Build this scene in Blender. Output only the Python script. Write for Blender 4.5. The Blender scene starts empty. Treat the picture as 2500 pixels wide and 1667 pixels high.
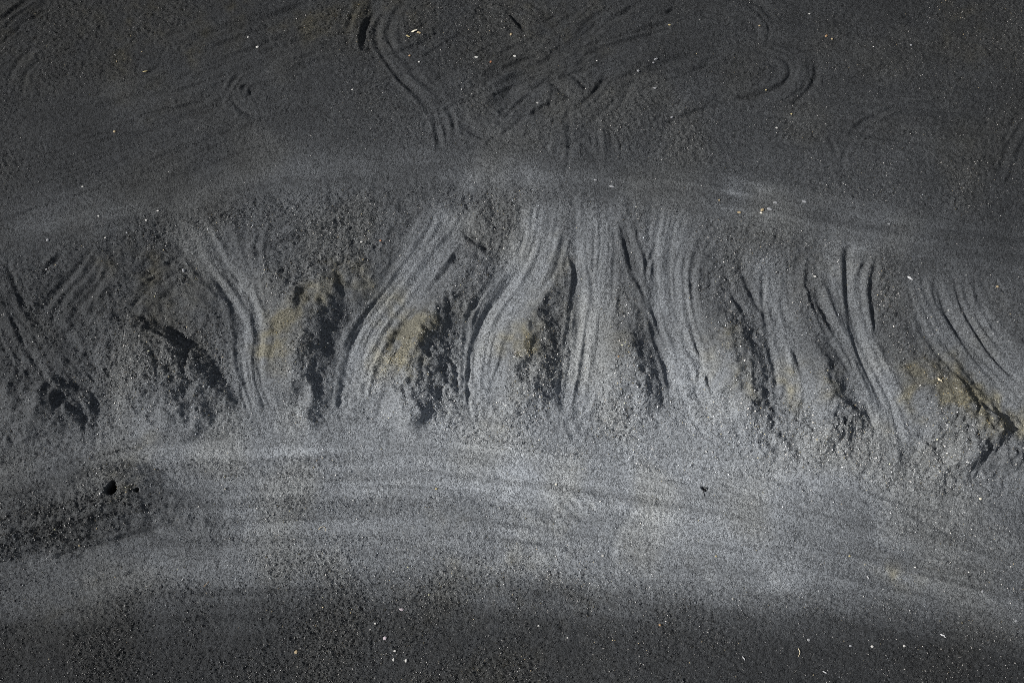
import bpy, math
import numpy as np
from mathutils import Vector

rng = np.random.default_rng(7)
scene = bpy.context.scene

# ------------------------------------------------------------------ camera, sky, sun, exposure
TILT, HFOV, DIST = math.radians(18), math.radians(50), 26.8
FWD = np.array([0, math.sin(TILT), -math.cos(TILT)])
UPV = np.array([0, math.cos(TILT), math.sin(TILT)])
LOOK = np.array([0, 0, 0.8])
CAM = LOOK - DIST * FWD
cd = bpy.data.cameras.new('camera')
cam = bpy.data.objects.new('camera', cd)
scene.collection.objects.link(cam)
cam.location = CAM
cam.rotation_euler = (TILT, 0, 0)
cd.sensor_width = 36
cd.lens = 18 / math.tan(HFOV / 2)
cd.clip_end = 2000
scene.camera = cam

SUN_EL = math.radians(38)
TO_SUN = Vector((-0.985 * math.cos(SUN_EL), -0.174 * math.cos(SUN_EL), math.sin(SUN_EL)))
w = bpy.data.worlds.new('World')
scene.world = w
w.use_nodes = True
nt = w.node_tree
sky = nt.nodes.new('ShaderNodeTexSky')
sky.sky_type = 'NISHITA'
sky.sun_disc = False
sky.sun_elevation = SUN_EL
sky.sun_rotation = math.atan2(TO_SUN.x, TO_SUN.y)
nt.nodes['Background'].inputs['Strength'].default_value = 0.065
hs = nt.nodes.new('ShaderNodeHueSaturation')
hs.inputs['Saturation'].default_value = 0.4
nt.links.new(sky.outputs[0], hs.inputs['Color'])
nt.links.new(hs.outputs[0], nt.nodes['Background'].inputs['Color'])
sl = bpy.data.lights.new('sun', 'SUN')
sl.energy = 4.2
sl.angle = math.radians(0.6)
sl.color = (1.0, 0.965, 0.92)
so = bpy.data.objects.new('sun', sl)
scene.collection.objects.link(so)
so.rotation_euler = TO_SUN.to_track_quat('Z', 'Y').to_euler()
vs = scene.view_settings
vs.view_transform = 'Standard'
vs.look = 'None'
vs.gamma = 1
vs.exposure = 0.6
scene.cycles.use_denoising = False
scene.cycles.filter_width = 0.85

# ------------------------------------------------------------------ plan coordinates
# features were surveyed on the photograph (2500 x 1667); at() drops such a point onto the terrain
TX = math.tan(HFOV / 2) / 1250


def ray_to_z(px, py, z):
    px, py = np.asarray(px, float), np.asarray(py, float)
    a, b = (px - 1250) * TX, (833.5 - py) * TX
    dx, dy, dz = a, FWD[1] + b * UPV[1], FWD[2] + b * UPV[2]
    t = (z - CAM[2]) / dz
    return CAM[0] + t * dx, CAM[1] + t * dy


ZTOP = 1.7
top_px = np.array([(-700, 760), (-300, 720), (0, 650), (250, 590), (420, 500), (640, 480), (1000, 440), (1400, 450), (1750, 560),
                   (2050, 610), (2250, 640), (2500, 760), (2800, 900), (3200, 1000)], float)
toe_px = np.array([(-700, 1180), (-300, 1130), (0, 1060), (300, 1035), (600, 1040), (1100, 1050), (1700, 1080), (2100, 1160),
                   (2500, 1190), (2800, 1260), (3200, 1350)], float)
tx, ty = ray_to_z(top_px[:, 0], top_px[:, 1], ZTOP)
bx_, by_ = ray_to_z(toe_px[:, 0], toe_px[:, 1], 0.0)


def macro(x, y):
    yt = np.interp(x, tx, ty)
    yb = np.interp(x, bx_, by_)
    t = np.clip((y - yb) / (yt - yb), -0.12, 1.12)
    s = np.clip((t + 0.12) / 1.24, 0, 1)
    s = s * s * (3 - 2 * s)
    s = 0.55 * s + 0.45 * np.clip((t + 0.12) / 1.24, 0, 1)
    up = np.clip(y - yt, 0, 60)
    dn = np.clip(yb - y, 0, 60)
    return ZTOP * s + 0.012 * np.minimum(up, 12) - 0.03 * np.minimum(np.clip(dn - 3.2, 0, 50), 6)


def at(pts):
    p = np.asarray(pts, float).reshape(-1, 2)
    z = np.full(len(p), 0.8)
    for _ in range(12):
        x, y = ray_to_z(p[:, 0], p[:, 1], z)
        z = 0.5 * z + 0.5 * macro(x, y)
    return np.stack([x, y], 1)


CW, CH, CS = 833, 555.5, 834 / 2352


def C(c, r, pts):
    """points measured in one of the nine enlarged sheets of the survey"""
    return [(c * CW + x * CS, r * CH + y * CS) for x, y in pts]


# ------------------------------------------------------------------ the survey grid
DG = 0.032


def axis(lo, hi, far):
    core = np.arange(lo, hi + DG / 2, DG)
    g = DG * 1.6 ** np.arange(1, 17)
    ext = np.cumsum(g)
    ext = ext[ext < far]
    return np.concatenate([lo - ext[::-1], core, hi + ext])


xs = axis(-14.9, 14.9, 400)
ys = axis(-9.2, 11.2, 400)
NX, NY = len(xs), len(ys)
X, Y = np.meshgrid(xs, ys)
H = macro(X, Y)
LOOSE = np.ones_like(H)          # 1 loose gravel, 0 packed fines


def gnoise(sx, sy=None, seed=0):
    """unit-variance noise, blurred to a size of sx, sy metres"""
    sy = sx if sy is None else sy
    r = np.random.default_rng(seed)
    n = r.standard_normal((NY, NX))
    fx = np.fft.rfftfreq(NX) / DG
    fy = np.fft.fftfreq(NY) / DG
    k = np.exp(-2 * (math.pi ** 2) * ((fx[None, :] * sx) ** 2 + (fy[:, None] * sy) ** 2))
    n = np.fft.irfft2(np.fft.rfft2(n) * k, s=(NY, NX))
    return (n - n.mean()) / n.std()


def warp_sample(N, u, v):
    """read noise field N at metre coordinates u, v (wrapping, bilinear)"""
    a, b = u / DG, v / DG
    j, i = np.floor(a).astype(int), np.floor(b).astype(int)
    fa, fb = a - j, b - i
    j0, i0, j1, i1 = j % NX, i % NY, (j + 1) % NX, (i + 1) % NY
    return (N[i0, j0] * (1 - fa) + N[i0, j1] * fa) * (1 - fb) + (N[i1, j0] * (1 - fa) + N[i1, j1] * fa) * fb


def smooth_line(p, step=0.12):
    p = np.asarray(p, float)
    if len(p) > 2:
        q = np.vstack([2 * p[0] - p[1], p, 2 * p[-1] - p[-2]])
        out = []
        for i in range(1, len(q) - 2):
            n = max(2, int(np.linalg.norm(q[i + 1] - q[i]) / step))
            t = np.linspace(0, 1, n, endpoint=False)[:, None]
            a, b, c, d = q[i - 1], q[i], q[i + 1], q[i + 2]
            out.append(0.5 * ((2 * b) + (c - a) * t + (2 * a - 5 * b + 4 * c - d) * t * t + (3 * b - a - 3 * c + d) * t ** 3))
        out.append(p[-1:])
        return np.vstack(out)
    n = max(2, int(np.linalg.norm(p[1] - p[0]) / step))
    return p[0] + (p[1] - p[0]) * np.linspace(0, 1, n + 1)[:, None]


def dist_field(line, pad):
    """signed distance (+ = right of the line) and position along it, on the part of the grid round the line"""
    lo, hi = line.min(0) - pad, line.max(0) + pad
    i0, i1 = np.searchsorted(ys, lo[1]), np.searchsorted(ys, hi[1])
    j0, j1 = np.searchsorted(xs, lo[0]), np.searchsorted(xs, hi[0])
    if i1 - i0 < 2 or j1 - j0 < 2:
        return None
    D = np.full((i1 - i0, j1 - j0), 1e9)
    S = np.zeros_like(D)
    L = 0.0
    for k in range(len(line) - 1):
        a, b = line[k], line[k + 1]
        ab = b - a
        l2 = float(ab @ ab)
        if l2 < 1e-10:
            continue
        l = math.sqrt(l2)
        m0, m1 = np.minimum(a, b) - pad, np.maximum(a, b) + pad
        p0 = max(np.searchsorted(ys, m0[1]), i0) - i0
        p1 = min(np.searchsorted(ys, m1[1]), i1) - i0
        q0 = max(np.searchsorted(xs, m0[0]), j0) - j0
        q1 = min(np.searchsorted(xs, m1[0]), j1) - j0
        if p1 <= p0 or q1 <= q0:
            L += l
            continue
        gx = X[i0 + p0:i0 + p1, j0 + q0:j0 + q1] - a[0]
        gy = Y[i0 + p0:i0 + p1, j0 + q0:j0 + q1] - a[1]
        t = np.clip((gx * ab[0] + gy * ab[1]) / l2, 0, 1)
        ex, ey = gx - t * ab[0], gy - t * ab[1]
        d = np.sqrt(ex * ex + ey * ey)
        sg = np.where(gx * ab[1] - gy * ab[0] > 0, 1.0, -1.0)
        sub = D[p0:p1, q0:q1]
        better = d < np.abs(sub)
        D[p0:p1, q0:q1] = np.where(better, d * sg, sub)
        S[p0:p1, q0:q1] = np.where(better, L + t * l, S[p0:p1, q0:q1])
        L += l
    return (slice(i0, i1), slice(j0, j1)), D, S, L


RG, RB = np.zeros_like(H), np.zeros_like(H)   # furrows and berms of the wheel ruts, gathered apart
RT = np.zeros_like(H)             # bundles of fine grooves
LATE = False
MD = np.zeros_like(H)             # heaps, gathered apart
WOB = gnoise(0.22, seed=91)
WOB2 = gnoise(0.07, seed=92)


def rut(pts, w=0.10, depth=0.06, berm=0.5, pack=0.6, fade=0.5, wobble=0.45):
    """a wheel rut: a furrow with thrown-up berms; negative depth gives a ridge"""
    line = smooth_line(at(pts))
    if w < 0.2 and depth < 0.3:
        w, depth, wobble = w * 0.80, depth * RF, wobble * 0.4
    f = dist_field(line, 4.2 * w)
    if f is None:
        return
    sl_, D, S, L = f
    d = np.abs(D) + 0.18 * w * WOB[sl_]
    env = np.clip(np.minimum(S, L - S) / max(1e-3, min(fade, L / 2.2)), 0, 1)
    env = env * env * (3 - 2 * env) * np.clip(1 + wobble * WOB[sl_] + 0.08 * WOB2[sl_], 0.1, 2)
    g = env * np.exp(-(d / w) ** 2)
    bm_ = env * berm * np.exp(-((d - 1.75 * w) / (0.75 * w)) ** 2)
    if w < 0.2 and 0 < depth < 0.3 and not LATE:
        RG[sl_] = np.maximum(RG[sl_], depth * g)
        RB[sl_] = np.maximum(RB[sl_], depth * bm_)
    else:
        H[sl_] += depth * (bm_ - g)
    LOOSE[sl_] *= 1 - pack * np.clip(env, 0, 1) * np.exp(-(d / (1.15 * w)) ** 2)


def family(A, B, n, w=(0.07, 0.12), depth=(0.03, 0.07), part=(0.6, 1.0), jit=0.06, **kw):
    """n ruts spread between two guide lines, each covering its own stretch"""
    A, B = smooth_line(np.asarray(A, float), 30), smooth_line(np.asarray(B, float), 30)
    m = 14

    def res(P):
        s = np.r_[0, np.cumsum(np.linalg.norm(np.diff(P, axis=0), axis=1))]
        t = np.linspace(0, s[-1], m)
        return np.stack([np.interp(t, s, P[:, 0]), np.interp(t, s, P[:, 1])], 1)
    A, B = res(A), res(B)
    for i in range(n):
        f = (i + 0.5) / n + rng.uniform(-0.5, 0.5) / n
        drift = rng.uniform(-jit, jit)
        ff = np.clip(f + drift * np.linspace(-1, 1, m), 0, 1)[:, None]
        P = A * (1 - ff) + B * ff
        ln = rng.uniform(*part)
        s0 = rng.uniform(0, 1 - ln)
        a, b = int(s0 * (m - 1)), int(math.ceil((s0 + ln) * (m - 1)))
        if b - a < 2:
            b = min(m - 1, a + 2)
            a = b - 2
        rut(P[a:b + 1], rng.uniform(*w), rng.uniform(*depth), **kw)


NL1, NL2, NL3 = gnoise(0.75, 0.040, seed=81), gnoise(1.1, 0.075, seed=82), gnoise(0.35, 0.10, seed=83)
BN = [0]


def bundle(pts, half, amp, size=1.0, fade=1.0, soft=None, pack=0.35, over=0.85):
    """many passes of wheels side by side: long fine grooves that follow the line, merging and parting"""
    BN[0] += 1
    line = smooth_line(at(pts))
    half = np.atleast_1d(np.asarray(half, float)) * 0.0101
    f = dist_field(line, half.max() * 1.3)
    if f is None:
        return
    s_, D, S_, L = f
    hw = np.interp(S_ / L, np.linspace(0, 1, len(half)), half) if len(half) > 1 else half[0]
    Dn = D / hw * half.min()                       # grooves spread where the bundle fans out
    so_ = 0.3 * half.min() if soft is None else soft
    m = np.clip((hw - np.abs(D) + .12 * WOB[s_]) / so_ + .2, 0, 1)
    e = np.clip(np.minimum(S_, L - S_) / max(1e-3, min(fade, L / 2.2)) + .15 * WOB[s_], 0, 1)
    m = m * m * (3 - 2 * m) * e * e * (3 - 2 * e)
    o = BN[0] * 3.37
    n1 = warp_sample(NL1, S_ + o, Dn / size + o * 1.7 + 40)
    n2 = warp_sample(NL2, S_ + o * .8, Dn / size + o * 1.1 + 60)
    n3 = warp_sample(NL3, S_ + o * .6, Dn / size + o * .7 + 20)
    h = .40 * n1 + .55 * n2 + .25 * n3 - .45 * (np.abs(n2 + .3 * n1) - .8)
    amp = amp * 1.7
    RT[s_] = RT[s_] * (1 - over * m) + amp * m * h
    LOOSE[s_] *= 1 - pack * m * np.clip(.7 + .35 * n2, 0, 1.2)
    PACKED[s_] = np.maximum(PACKED[s_], m * min(1, amp / .02))


PACKED = np.zeros_like(H)


def mound(c, rl, rr, ru, rd, h, rot=0, p=1.0):
    """a heap with its own reach to each side (left, right, up, down on the sheet, in sheet units)"""
    (cx, cy), = at([c])
    u, v = X - cx, Y - cy
    a = math.radians(-rot)
    u, v = u * math.cos(a) + v * math.sin(a), -u * math.sin(a) + v * math.cos(a)
    k = 0.0101
    wob = 1 + 0.05 * MW
    ru_ = np.where(u < 0, u / (rl * k), u / (1.25 * rr * k))
    rv_ = np.where(v > 0, v / (ru * k), v / (rd * k))
    r = (np.abs(ru_) ** 2.3 + np.abs(rv_) ** 2.3) ** (1 / 2.3) * wob
    g = np.clip(1 - r, 0, 1)
    MD[:] += 0.42 * h * np.sin(np.clip(g * 1.15, 0, 1) * math.pi / 2) ** p


MW = gnoise(0.18, seed=5)


def corridor(key, half):
    line = np.array(TRACKS[key], float)
    q = smooth_line(line, 30)
    t = np.gradient(q, axis=0)
    t /= np.linalg.norm(t, axis=1)[:, None]
    nrm = np.stack([-t[:, 1], t[:, 0]], 1)
    wv = half * (1 + .12 * np.sin(np.linspace(0, 9, len(q))))[:, None]
    return [tuple(v) for v in np.vstack([q + nrm * wv, (q - nrm * wv)[::-1]])]


RF = 0.36
# broad lie of the land
H += 0.05 * gnoise(1.6, seed=1) + 0.022 * gnoise(0.5, seed=2) * np.clip(0.4 + 0.6 * np.exp(-((Y + 0.5) / 3) ** 2), 0, 1)

# ------------------------------------------------------------------ heaps between the wheel tracks (steep on the lee side)
mound((425, 905), 190, 130, 75, 170, 1.05, rot=34)
mound((75, 985), 150, 90, 60, 70, 0.5, rot=20)
mound((170, 1000), 110, 60, 60, 70, 0.45, rot=35)
mound((380, 760), 170, 140, 120, 90, 0.28)
mound((130, 960), 160, 90, 120, 110, 0.30, rot=30)
mound((60, 1010), 120, 120, 50, 60, 0.22)
mound((1060, 625), 110, 50, 60, 60, 0.20)
mound((1180, 590), 60, 36, 60, 60, 0.16)

# ------------------------------------------------------------------ broad troughs worn by the wheel tracks
TRACKS = {
    'A': C(0, 1, [(1200, -60), (1330, 60), (1480, 280), (1640, 480), (1730, 680), (1720, 880), (1740, 1080), (1820, 1300), (1900, 1460)]),
    'B': C(1, 1, [(760, -120), (600, 150), (430, 400), (260, 620), (140, 860), (90, 1080), (60, 1280), (90, 1450)]),
    'C': C(1, 1, [(1400, -150), (1360, 100), (1230, 380), (1060, 600), (970, 820), (950, 1080), (960, 1250), (1000, 1430)]),
    'D': C(1, 1, [(1740, -150), (1720, 150), (1720, 450), (1690, 700), (1660, 950), (1620, 1200), (1620, 1400)]),
    'E': C(2, 1, [(-60, -100), (-110, 200), (-90, 500), (-30, 750), (40, 980), (130, 1200), (280, 1420)]),
    'F': C(2, 1, [(540, 200), (620, 500), (690, 760), (740, 980), (740, 1200)]),
    'G': C(2, 1, [(1150, 40), (1130, 180), (1130, 400), (1160, 620), (1230, 860), (1330, 1080), (1430, 1300), (1480, 1540)]),
    'H': C(2, 1, [(1760, 300), (1850, 560), (1990, 800), (2160, 1010), (2352, 1210), (2700, 1500)]),
}
for k, wd, dp in (('A', .55, .20), ('B', .55, .22), ('C', .60, .26), ('D', .55, .22), ('E', .50, .20), ('F', .40, .10), ('G', .62, .24), ('H', .75, .18)):
    rut(TRACKS[k], wd, dp * .12, berm=0.25, pack=0.25, fade=1.2, wobble=0.12)

# ------------------------------------------------------------------ ruts, sheet by sheet
R = lambda c, r, p, **k: rut(C(c, r, p), **k)
# track A
for p, dd in (([(1390, 190), (1500, 350), (1600, 560), (1640, 700), (1650, 880), (1700, 1060), (1780, 1250)], .07),
              ([(1560, 230), (1680, 380), (1750, 540), (1770, 690), (1790, 860)], .09),
              ([(1300, 80), (1440, 250), (1560, 420), (1680, 620), (1720, 780), (1740, 1000)], .05),
              ([(1700, 700), (1690, 850), (1740, 1050), (1850, 1300)], .06),
              ([(1700, 50), (1690, 150), (1670, 250)], .08), ([(1790, -20), (1780, 150), (1790, 300), (1810, 400)], .07)):
    R(0, 1, p, w=.10, depth=dd, berm=.7)
family(C(0, 1, [(1480, -150), (1560, 60), (1700, 330), (1780, 560)]), C(0, 1, [(1800, -180), (1800, 60), (1810, 300), (1820, 520)]), 6, part=(.3, .7))
# far left
for p in ([(680, 140), (640, 250), (520, 350), (420, 450)], [(545, 180), (440, 330), (340, 450)], [(900, 170), (700, 370), (540, 490)],
          [(30, 360), (100, 560), (170, 730), (300, 980)], [(0, 450), (150, 650), (330, 880), (480, 1050)], [(300, 560), (420, 680), (600, 900)],
          [(750, 150), (600, 400), (480, 520)]):
    R(0, 1, p, w=.13, depth=.055, berm=.5)
for p, dd in (([(870, 440), (950, 370), (1200, 230), (1330, 170)], .09), ([(960, 440), (1100, 390), (1300, 300)], .07), ([(880, 470), (930, 400), (1060, 310), (1260, 260)], .06),
              ([(960, 432), (1250, 436), (1510, 430)], .04), ([(1130, 462), (1500, 462)], .035), ([(850, 540), (900, 470), (960, 440)], .04), ([(1360, 320), (1430, 410)], .05)):
    R(0, 1, p, w=.08, depth=dd)
for p, dd, ww in (([(480, 1140), (560, 1290), (650, 1430)], .10, .14), ([(860, 1110), (960, 1230), (1080, 1330), (1210, 1370)], .14, .13),
                  ([(300, 1000), (500, 1080), (750, 1090)], .05, .15), ([(1540, 1040), (1640, 1180), (1700, 1320)], .10, .14), ([(890, 690), (1060, 745), (1240, 850), (1340, 940)], -.10, .06)):
    R(0, 1, p, w=ww, depth=dd, pack=0.1)
# track B
family(C(1, 1, [(640, -150), (580, 20), (400, 300), (230, 520), (80, 720), (-20, 950)]), C(1, 1, [(1000, -200), (880, 0), (700, 230), (500, 480), (320, 700), (220, 950)]), 13, part=(.6, 1), depth=(.035, .07), w=(.06, .10))
for p, dd in (([(600, 60), (430, 330), (250, 560), (100, 740), (20, 900)], .10), ([(780, 0), (600, 220), (450, 420), (300, 620), (210, 800)], .08), ([(480, 90), (350, 270), (240, 440)], .07)):
    R(1, 1, p, w=.09, depth=dd, berm=.7)
family(C(0, 1, [(2100, 420), (2250, 470), (2400, 430), (2620, 400)]), C(0, 1, [(2150, 540), (2300, 530), (2420, 480), (2640, 430)]), 4, w=(.05, .08))
# track C
family(C(1, 1, [(1240, -200), (1220, 80), (1060, 380), (930, 560), (870, 800), (850, 1150)]), C(1, 1, [(1560, -200), (1520, 80), (1410, 400), (1250, 620), (1150, 850), (1120, 1150)]), 13, part=(.6, 1), depth=(.035, .07), w=(.06, .10))
for p, dd in (([(1540, 0), (1500, 210), (1400, 420), (1290, 600)], .13), ([(1400, 0), (1340, 260), (1180, 460), (1090, 640), (1040, 850)], .08),
              ([(1045, 355), (940, 510), (880, 620), (862, 780), (850, 1000)], .12)):
    R(1, 1, p, w=.085, depth=dd, berm=.8)
for p in ([(1000, 90), (970, 180)], [(1060, 60), (1040, 150)], [(1120, 60), (1100, 170)], [(920, 150), (960, 220)], [(1165, 90), (1150, 190)]):
    R(1, 1, p, w=.09, depth=.10, pack=0)
for p in ([(740, 460), (850, 480), (930, 510)], [(560, 690), (540, 780)], [(600, 680), (585, 740)], [(500, 720), (470, 800)]):
    R(1, 1, p, w=.06, depth=.06, pack=0)
# track D
family(C(1, 1, [(1570, -200), (1600, 100), (1600, 450), (1570, 700), (1560, 900)]), C(1, 1, [(1900, -220), (1890, 100), (1860, 450), (1850, 800), (1830, 1050)]), 13, part=(.55, 1), depth=(.03, .065), w=(.06, .10))
for p, dd in (([(1550, 110), (1612, 300), (1600, 470), (1570, 640), (1555, 900)], .11), ([(1700, 0), (1690, 200), (1735, 450), (1740, 660), (1700, 860)], .09), ([(1850, 50), (1830, 400), (1830, 700), (1850, 980)], .07),
              ([(1560, 1250), (1570, 1360), (1620, 1460), (1700, 1510)], .08), ([(1950, 80), (2000, 300), (2080, 440), (2105, 560)], .10), ([(2100, 560), (2150, 700), (2220, 900), (2270, 1080), (2285, 1190)], .15)):
    R(1, 1, p, w=.085, depth=dd, berm=.7)
family(C(1, 1, [(1880, -200), (1920, 50), (1990, 300), (2080, 450)]), C(1, 1, [(2060, -230), (2060, 20), (2060, 250), (2090, 430)]), 4, part=(.4, .8))
for p in ([(1890, 700), (1930, 660), (1990, 640)], [(2020, 610), (2060, 600)], [(1930, 590), (2000, 600)]):
    R(1, 1, p, w=.05, depth=.06, pack=0)
# track E
family(C(1, 1, [(2140, -220), (2110, 120), (2090, 420), (2180, 700), (2270, 950)]), C(2, 1, [(150, -100), (40, 180), (30, 450), (90, 700), (190, 950)]), 12, part=(.55, 1), depth=(.035, .07), w=(.06, .10))
for p, dd in (([(160, 70), (90, 200), (65, 380), (90, 600), (180, 850), (240, 980)], .10), ([(0, 640), (20, 800), (120, 960), (100, 1140)], .12), ([(60, 60), (20, 220), (-10, 420)], .09), ([(230, 60), (130, 190)], .08)):
    R(2, 1, p, w=.085, depth=dd, berm=.8)
for p in ([(240, 1290), (270, 1400), (330, 1500)], [(330, 1290), (390, 1400), (440, 1510)], [(300, 1180), (350, 1290)]):
    R(2, 1, p, w=.08, depth=.09)
for p, dd in (([(2230, 90), (2120, 220), (2090, 350), (2085, 450)], .10), ([(2200, 300), (2190, 450), (2240, 660), (2352, 900)], .09), ([(2352, 90), (2300, 330), (2350, 620)], .09)):
    R(1, 1, p, w=.085, depth=dd, berm=.8)
# track F and its feeders
for p, dd in (([(560, 240), (560, 500), (590, 800), (640, 1000), (645, 1250)], .11), ([(750, 780), (830, 1000), (845, 1180), (810, 1260), (825, 1320)], .11), ([(230, 340), (400, 550), (520, 660)], .06), ([(450, 500), (560, 690)], .05),
              ([(720, 280), (700, 520), (730, 740)], .05), ([(640, 480), (600, 640)], .05), ([(210, 330), (180, 500)], .05), ([(840, 580), (950, 700), (1060, 880), (1180, 1060)], .07), ([(930, 1170), (950, 1290), (990, 1400)], .05)):
    R(2, 1, p, w=.08, depth=dd, berm=.7)
family(C(2, 1, [(250, 150), (400, 450), (560, 700)]), C(2, 1, [(900, 150), (860, 450), (760, 700)]), 9, part=(.3, .7), depth=(.025, .06))
# track G
family(C(2, 1, [(930, 180), (1000, 420), (1080, 650), (1180, 900), (1290, 1150), (1330, 1450)]), C(2, 1, [(1330, 170), (1240, 380), (1260, 640), (1380, 960), (1530, 1230), (1600, 1480)]), 14, part=(.55, 1), depth=(.03, .065), w=(.06, .10))
for p, dd in (([(1000, 200), (1020, 350), (1050, 520), (1110, 660), (1150, 850)], .09), ([(1310, 185), (1220, 330), (1200, 480), (1210, 620), (1225, 760), (1310, 950), (1400, 1120), (1450, 1300), (1490, 1440), (1490, 1570)], .11),
              ([(1160, 400), (1170, 620), (1240, 860), (1340, 1080)], .06), ([(1330, 1000), (1420, 1130), (1520, 1290), (1570, 1400)], .08), ([(900, 520), (1000, 590), (1015, 640)], .06)):
    R(2, 1, p, w=.085, depth=dd, berm=.8)
R(2, 1, [(1385, 490), (1350, 540), (1295, 605)], w=.11, depth=.16, pack=0, fade=.15)
R(2, 2, [(1340, -30), (1250, 130), (1170, 220)], w=.10, depth=.08)
for p in ([(1490, 160), (1380, 320)], [(1440, -40), (1430, 70)], [(1350, 90), (1310, 210)], [(1530, 150), (1545, 290)], [(1590, 0), (1640, 130)], [(1290, -100), (1240, -20)], [(1400, 40), (1370, 160)]):
    R(2, 2, p, w=.10, depth=.06)
# track H
family(C(2, 1, [(1600, 300), (1700, 560), (1880, 820), (2080, 1050), (2352, 1300), (2600, 1500)]), C(2, 1, [(2060, 380), (2110, 640), (2220, 830), (2400, 950), (2600, 1080), (2800, 1250)]), 12, part=(.4, .9), depth=(.035, .07), w=(.07, .12))
for p, dd in (([(1730, 340), (1740, 480), (1800, 590), (1930, 740), (2100, 930), (2352, 1150)], .09), ([(1640, 400), (1720, 550), (1830, 740), (1960, 880), (2110, 1060), (2352, 1290)], .07), ([(1950, 540), (2080, 780), (2200, 950), (2352, 1060)], .09), ([(2030, 460), (2040, 620), (2150, 800)], .07), ([(2140, 640), (2150, 720)], .07)):
    R(2, 1, p, w=.09, depth=dd, berm=.7)
# footprints across the bank
FOOT = [(2, 1, q) for q in ((285, 700), (350, 706), (432, 716), (480, 722), (530, 731), (612, 742), (668, 702), (690, 712), (720, 768), (1520, 848), (1560, 852), (1590, 868), (1630, 880), (1668, 884), (1700, 893), (1735, 900), (860, 680), (930, 730))]
for c, r, (a, b) in FOOT:
    R(c, r, [(a - 16, b + 3), (a + 16, b - 3)], w=.07, depth=.075, pack=0, fade=.08, berm=.4)
RF = 0.45
# upper yard: loops and curves
for p, dd in (([(330, 20), (200, 130), (150, 250), (150, 410)], .08), ([(340, 60), (255, 160), (238, 260), (290, 390), (400, 540), (540, 680), (640, 830), (680, 1000), (685, 1080)], .07),
              ([(480, -10), (370, 110), (340, 230), (370, 350), (450, 430), (600, 590), (700, 700), (770, 820), (790, 1000)], .06), ([(400, 210), (410, 280)], .06), ([(110, 60), (70, 140), (35, 230)], .07),
              ([(420, 520), (520, 640), (600, 740), (650, 900)], .04), ([(320, 430), (430, 560), (520, 680)], .04), ([(500, 430), (640, 590), (740, 740)], .04)):
    R(1, 0, p, w=.085, depth=dd, berm=.6)
family(C(1, 0, [(300, 100), (260, 300), (460, 620), (620, 850)]), C(1, 0, [(520, 0), (400, 250), (600, 560), (800, 800)]), 6, part=(.3, .8), depth=(.02, .045))
for p, dd in (([(1500, 570), (1600, 420), (1720, 210), (1810, 90)], .07), ([(1560, 560), (1700, 390), (2000, 320), (2380, 220)], .06), ([(1750, 510), (1900, 390), (2100, 330)], .06), ([(1700, 640), (1900, 560), (2380, 420)], .05),
              ([(1060, 1010), (1160, 900), (1330, 760)], .06), ([(1190, 1010), (1330, 900), (1400, 830)], .04), ([(1600, 930), (1700, 1030), (1770, 1150), (1800, 1280)], .05), ([(1560, 700), (1570, 1050), (1515, 1290)], .05),
              ([(1430, 940), (1410, 1090)], .06), ([(1660, 650), (1760, 790)], .05), ([(1700, 890), (1800, 770), (1950, 680)], .05), ([(960, 530), (1120, 445)], .08), ([(1850, 270), (2000, 330), (2150, 290)], .06), ([(950, 140), (1110, 150)], .07)):
    R(1, 0, p, w=.085, depth=dd)
family(C(1, 0, [(920, 560), (1200, 430), (1500, 330), (1900, 160)]), C(1, 0, [(1080, 800), (1350, 650), (1600, 560), (2200, 460)]), 34, part=(.10, .28), depth=(.04, .085), w=(.07, .11), fade=.3)
family(C(1, 0, [(1500, 300), (1800, 100), (2350, -40)]), C(1, 0, [(1700, 720), (2000, 620), (2400, 560)]), 26, part=(.15, .5), depth=(.03, .06), w=(.06, .10))
family(C(1, 0, [(800, 330), (1100, 230), (1500, 80)]), C(1, 0, [(900, 480), (1250, 400), (1600, 300)]), 16, part=(.1, .3), depth=(.03, .07))
for i in range(26):
    a, b = rng.uniform(1050, 1750), rng.uniform(560, 860)
    an = math.radians(rng.uniform(35, 75))
    l = rng.uniform(25, 60)
    R(1, 0, [(a - l * math.cos(an), b + l * math.sin(an)), (a + l * math.cos(an), b - l * math.sin(an))], w=rng.uniform(.05, .09), depth=rng.uniform(.03, .06), pack=0, fade=.2)
family(C(2, 0, [(0, 200), (300, 215), (660, 290), (820, 420), (810, 560), (690, 650), (480, 700), (0, 800)]), C(2, 0, [(0, 500), (330, 400), (560, 420), (640, 480), (590, 560), (320, 610), (0, 640)]), 9, part=(.35, .8), depth=(.03, .06))
for p, dd in (([(720, 350), (790, 430), (770, 540), (690, 625), (540, 680)], .10), ([(640, 400), (700, 480), (650, 570), (570, 610)], .06), ([(0, 520), (180, 420), (330, 340)], .06), ([(110, 210), (250, 212)], .06),
              ([(700, 248), (900, 250), (1110, 268)], .07), ([(650, 302), (960, 290)], .06), ([(1140, 985), (1180, 910), (1250, 850), (1430, 760), (1560, 733), (1900, 720)], .12), ([(1190, 960), (1280, 885), (1500, 800), (1680, 780), (1900, 780), (2120, 840)], .07),
              ([(1260, 1000), (1340, 930), (1470, 890), (1640, 870)], .05), ([(1140, 985), (1110, 1080), (1080, 1230)], .04), ([(1000, 880), (1040, 1010), (1085, 1180)], .03), ([(2360, 830), (2250, 1000), (2200, 1180), (2130, 1290)], .05),
              ([(860, 805), (1010, 795)], .05), ([(2180, 960), (2280, 938)], .07), ([(170, 1230), (300, 1120)], .04), ([(1040, 150), (1200, 60)], .04), ([(1200, 640), (1420, 560), (1600, 540)], .04)):
    R(2, 0, p, w=.09, depth=dd, berm=.6)
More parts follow.
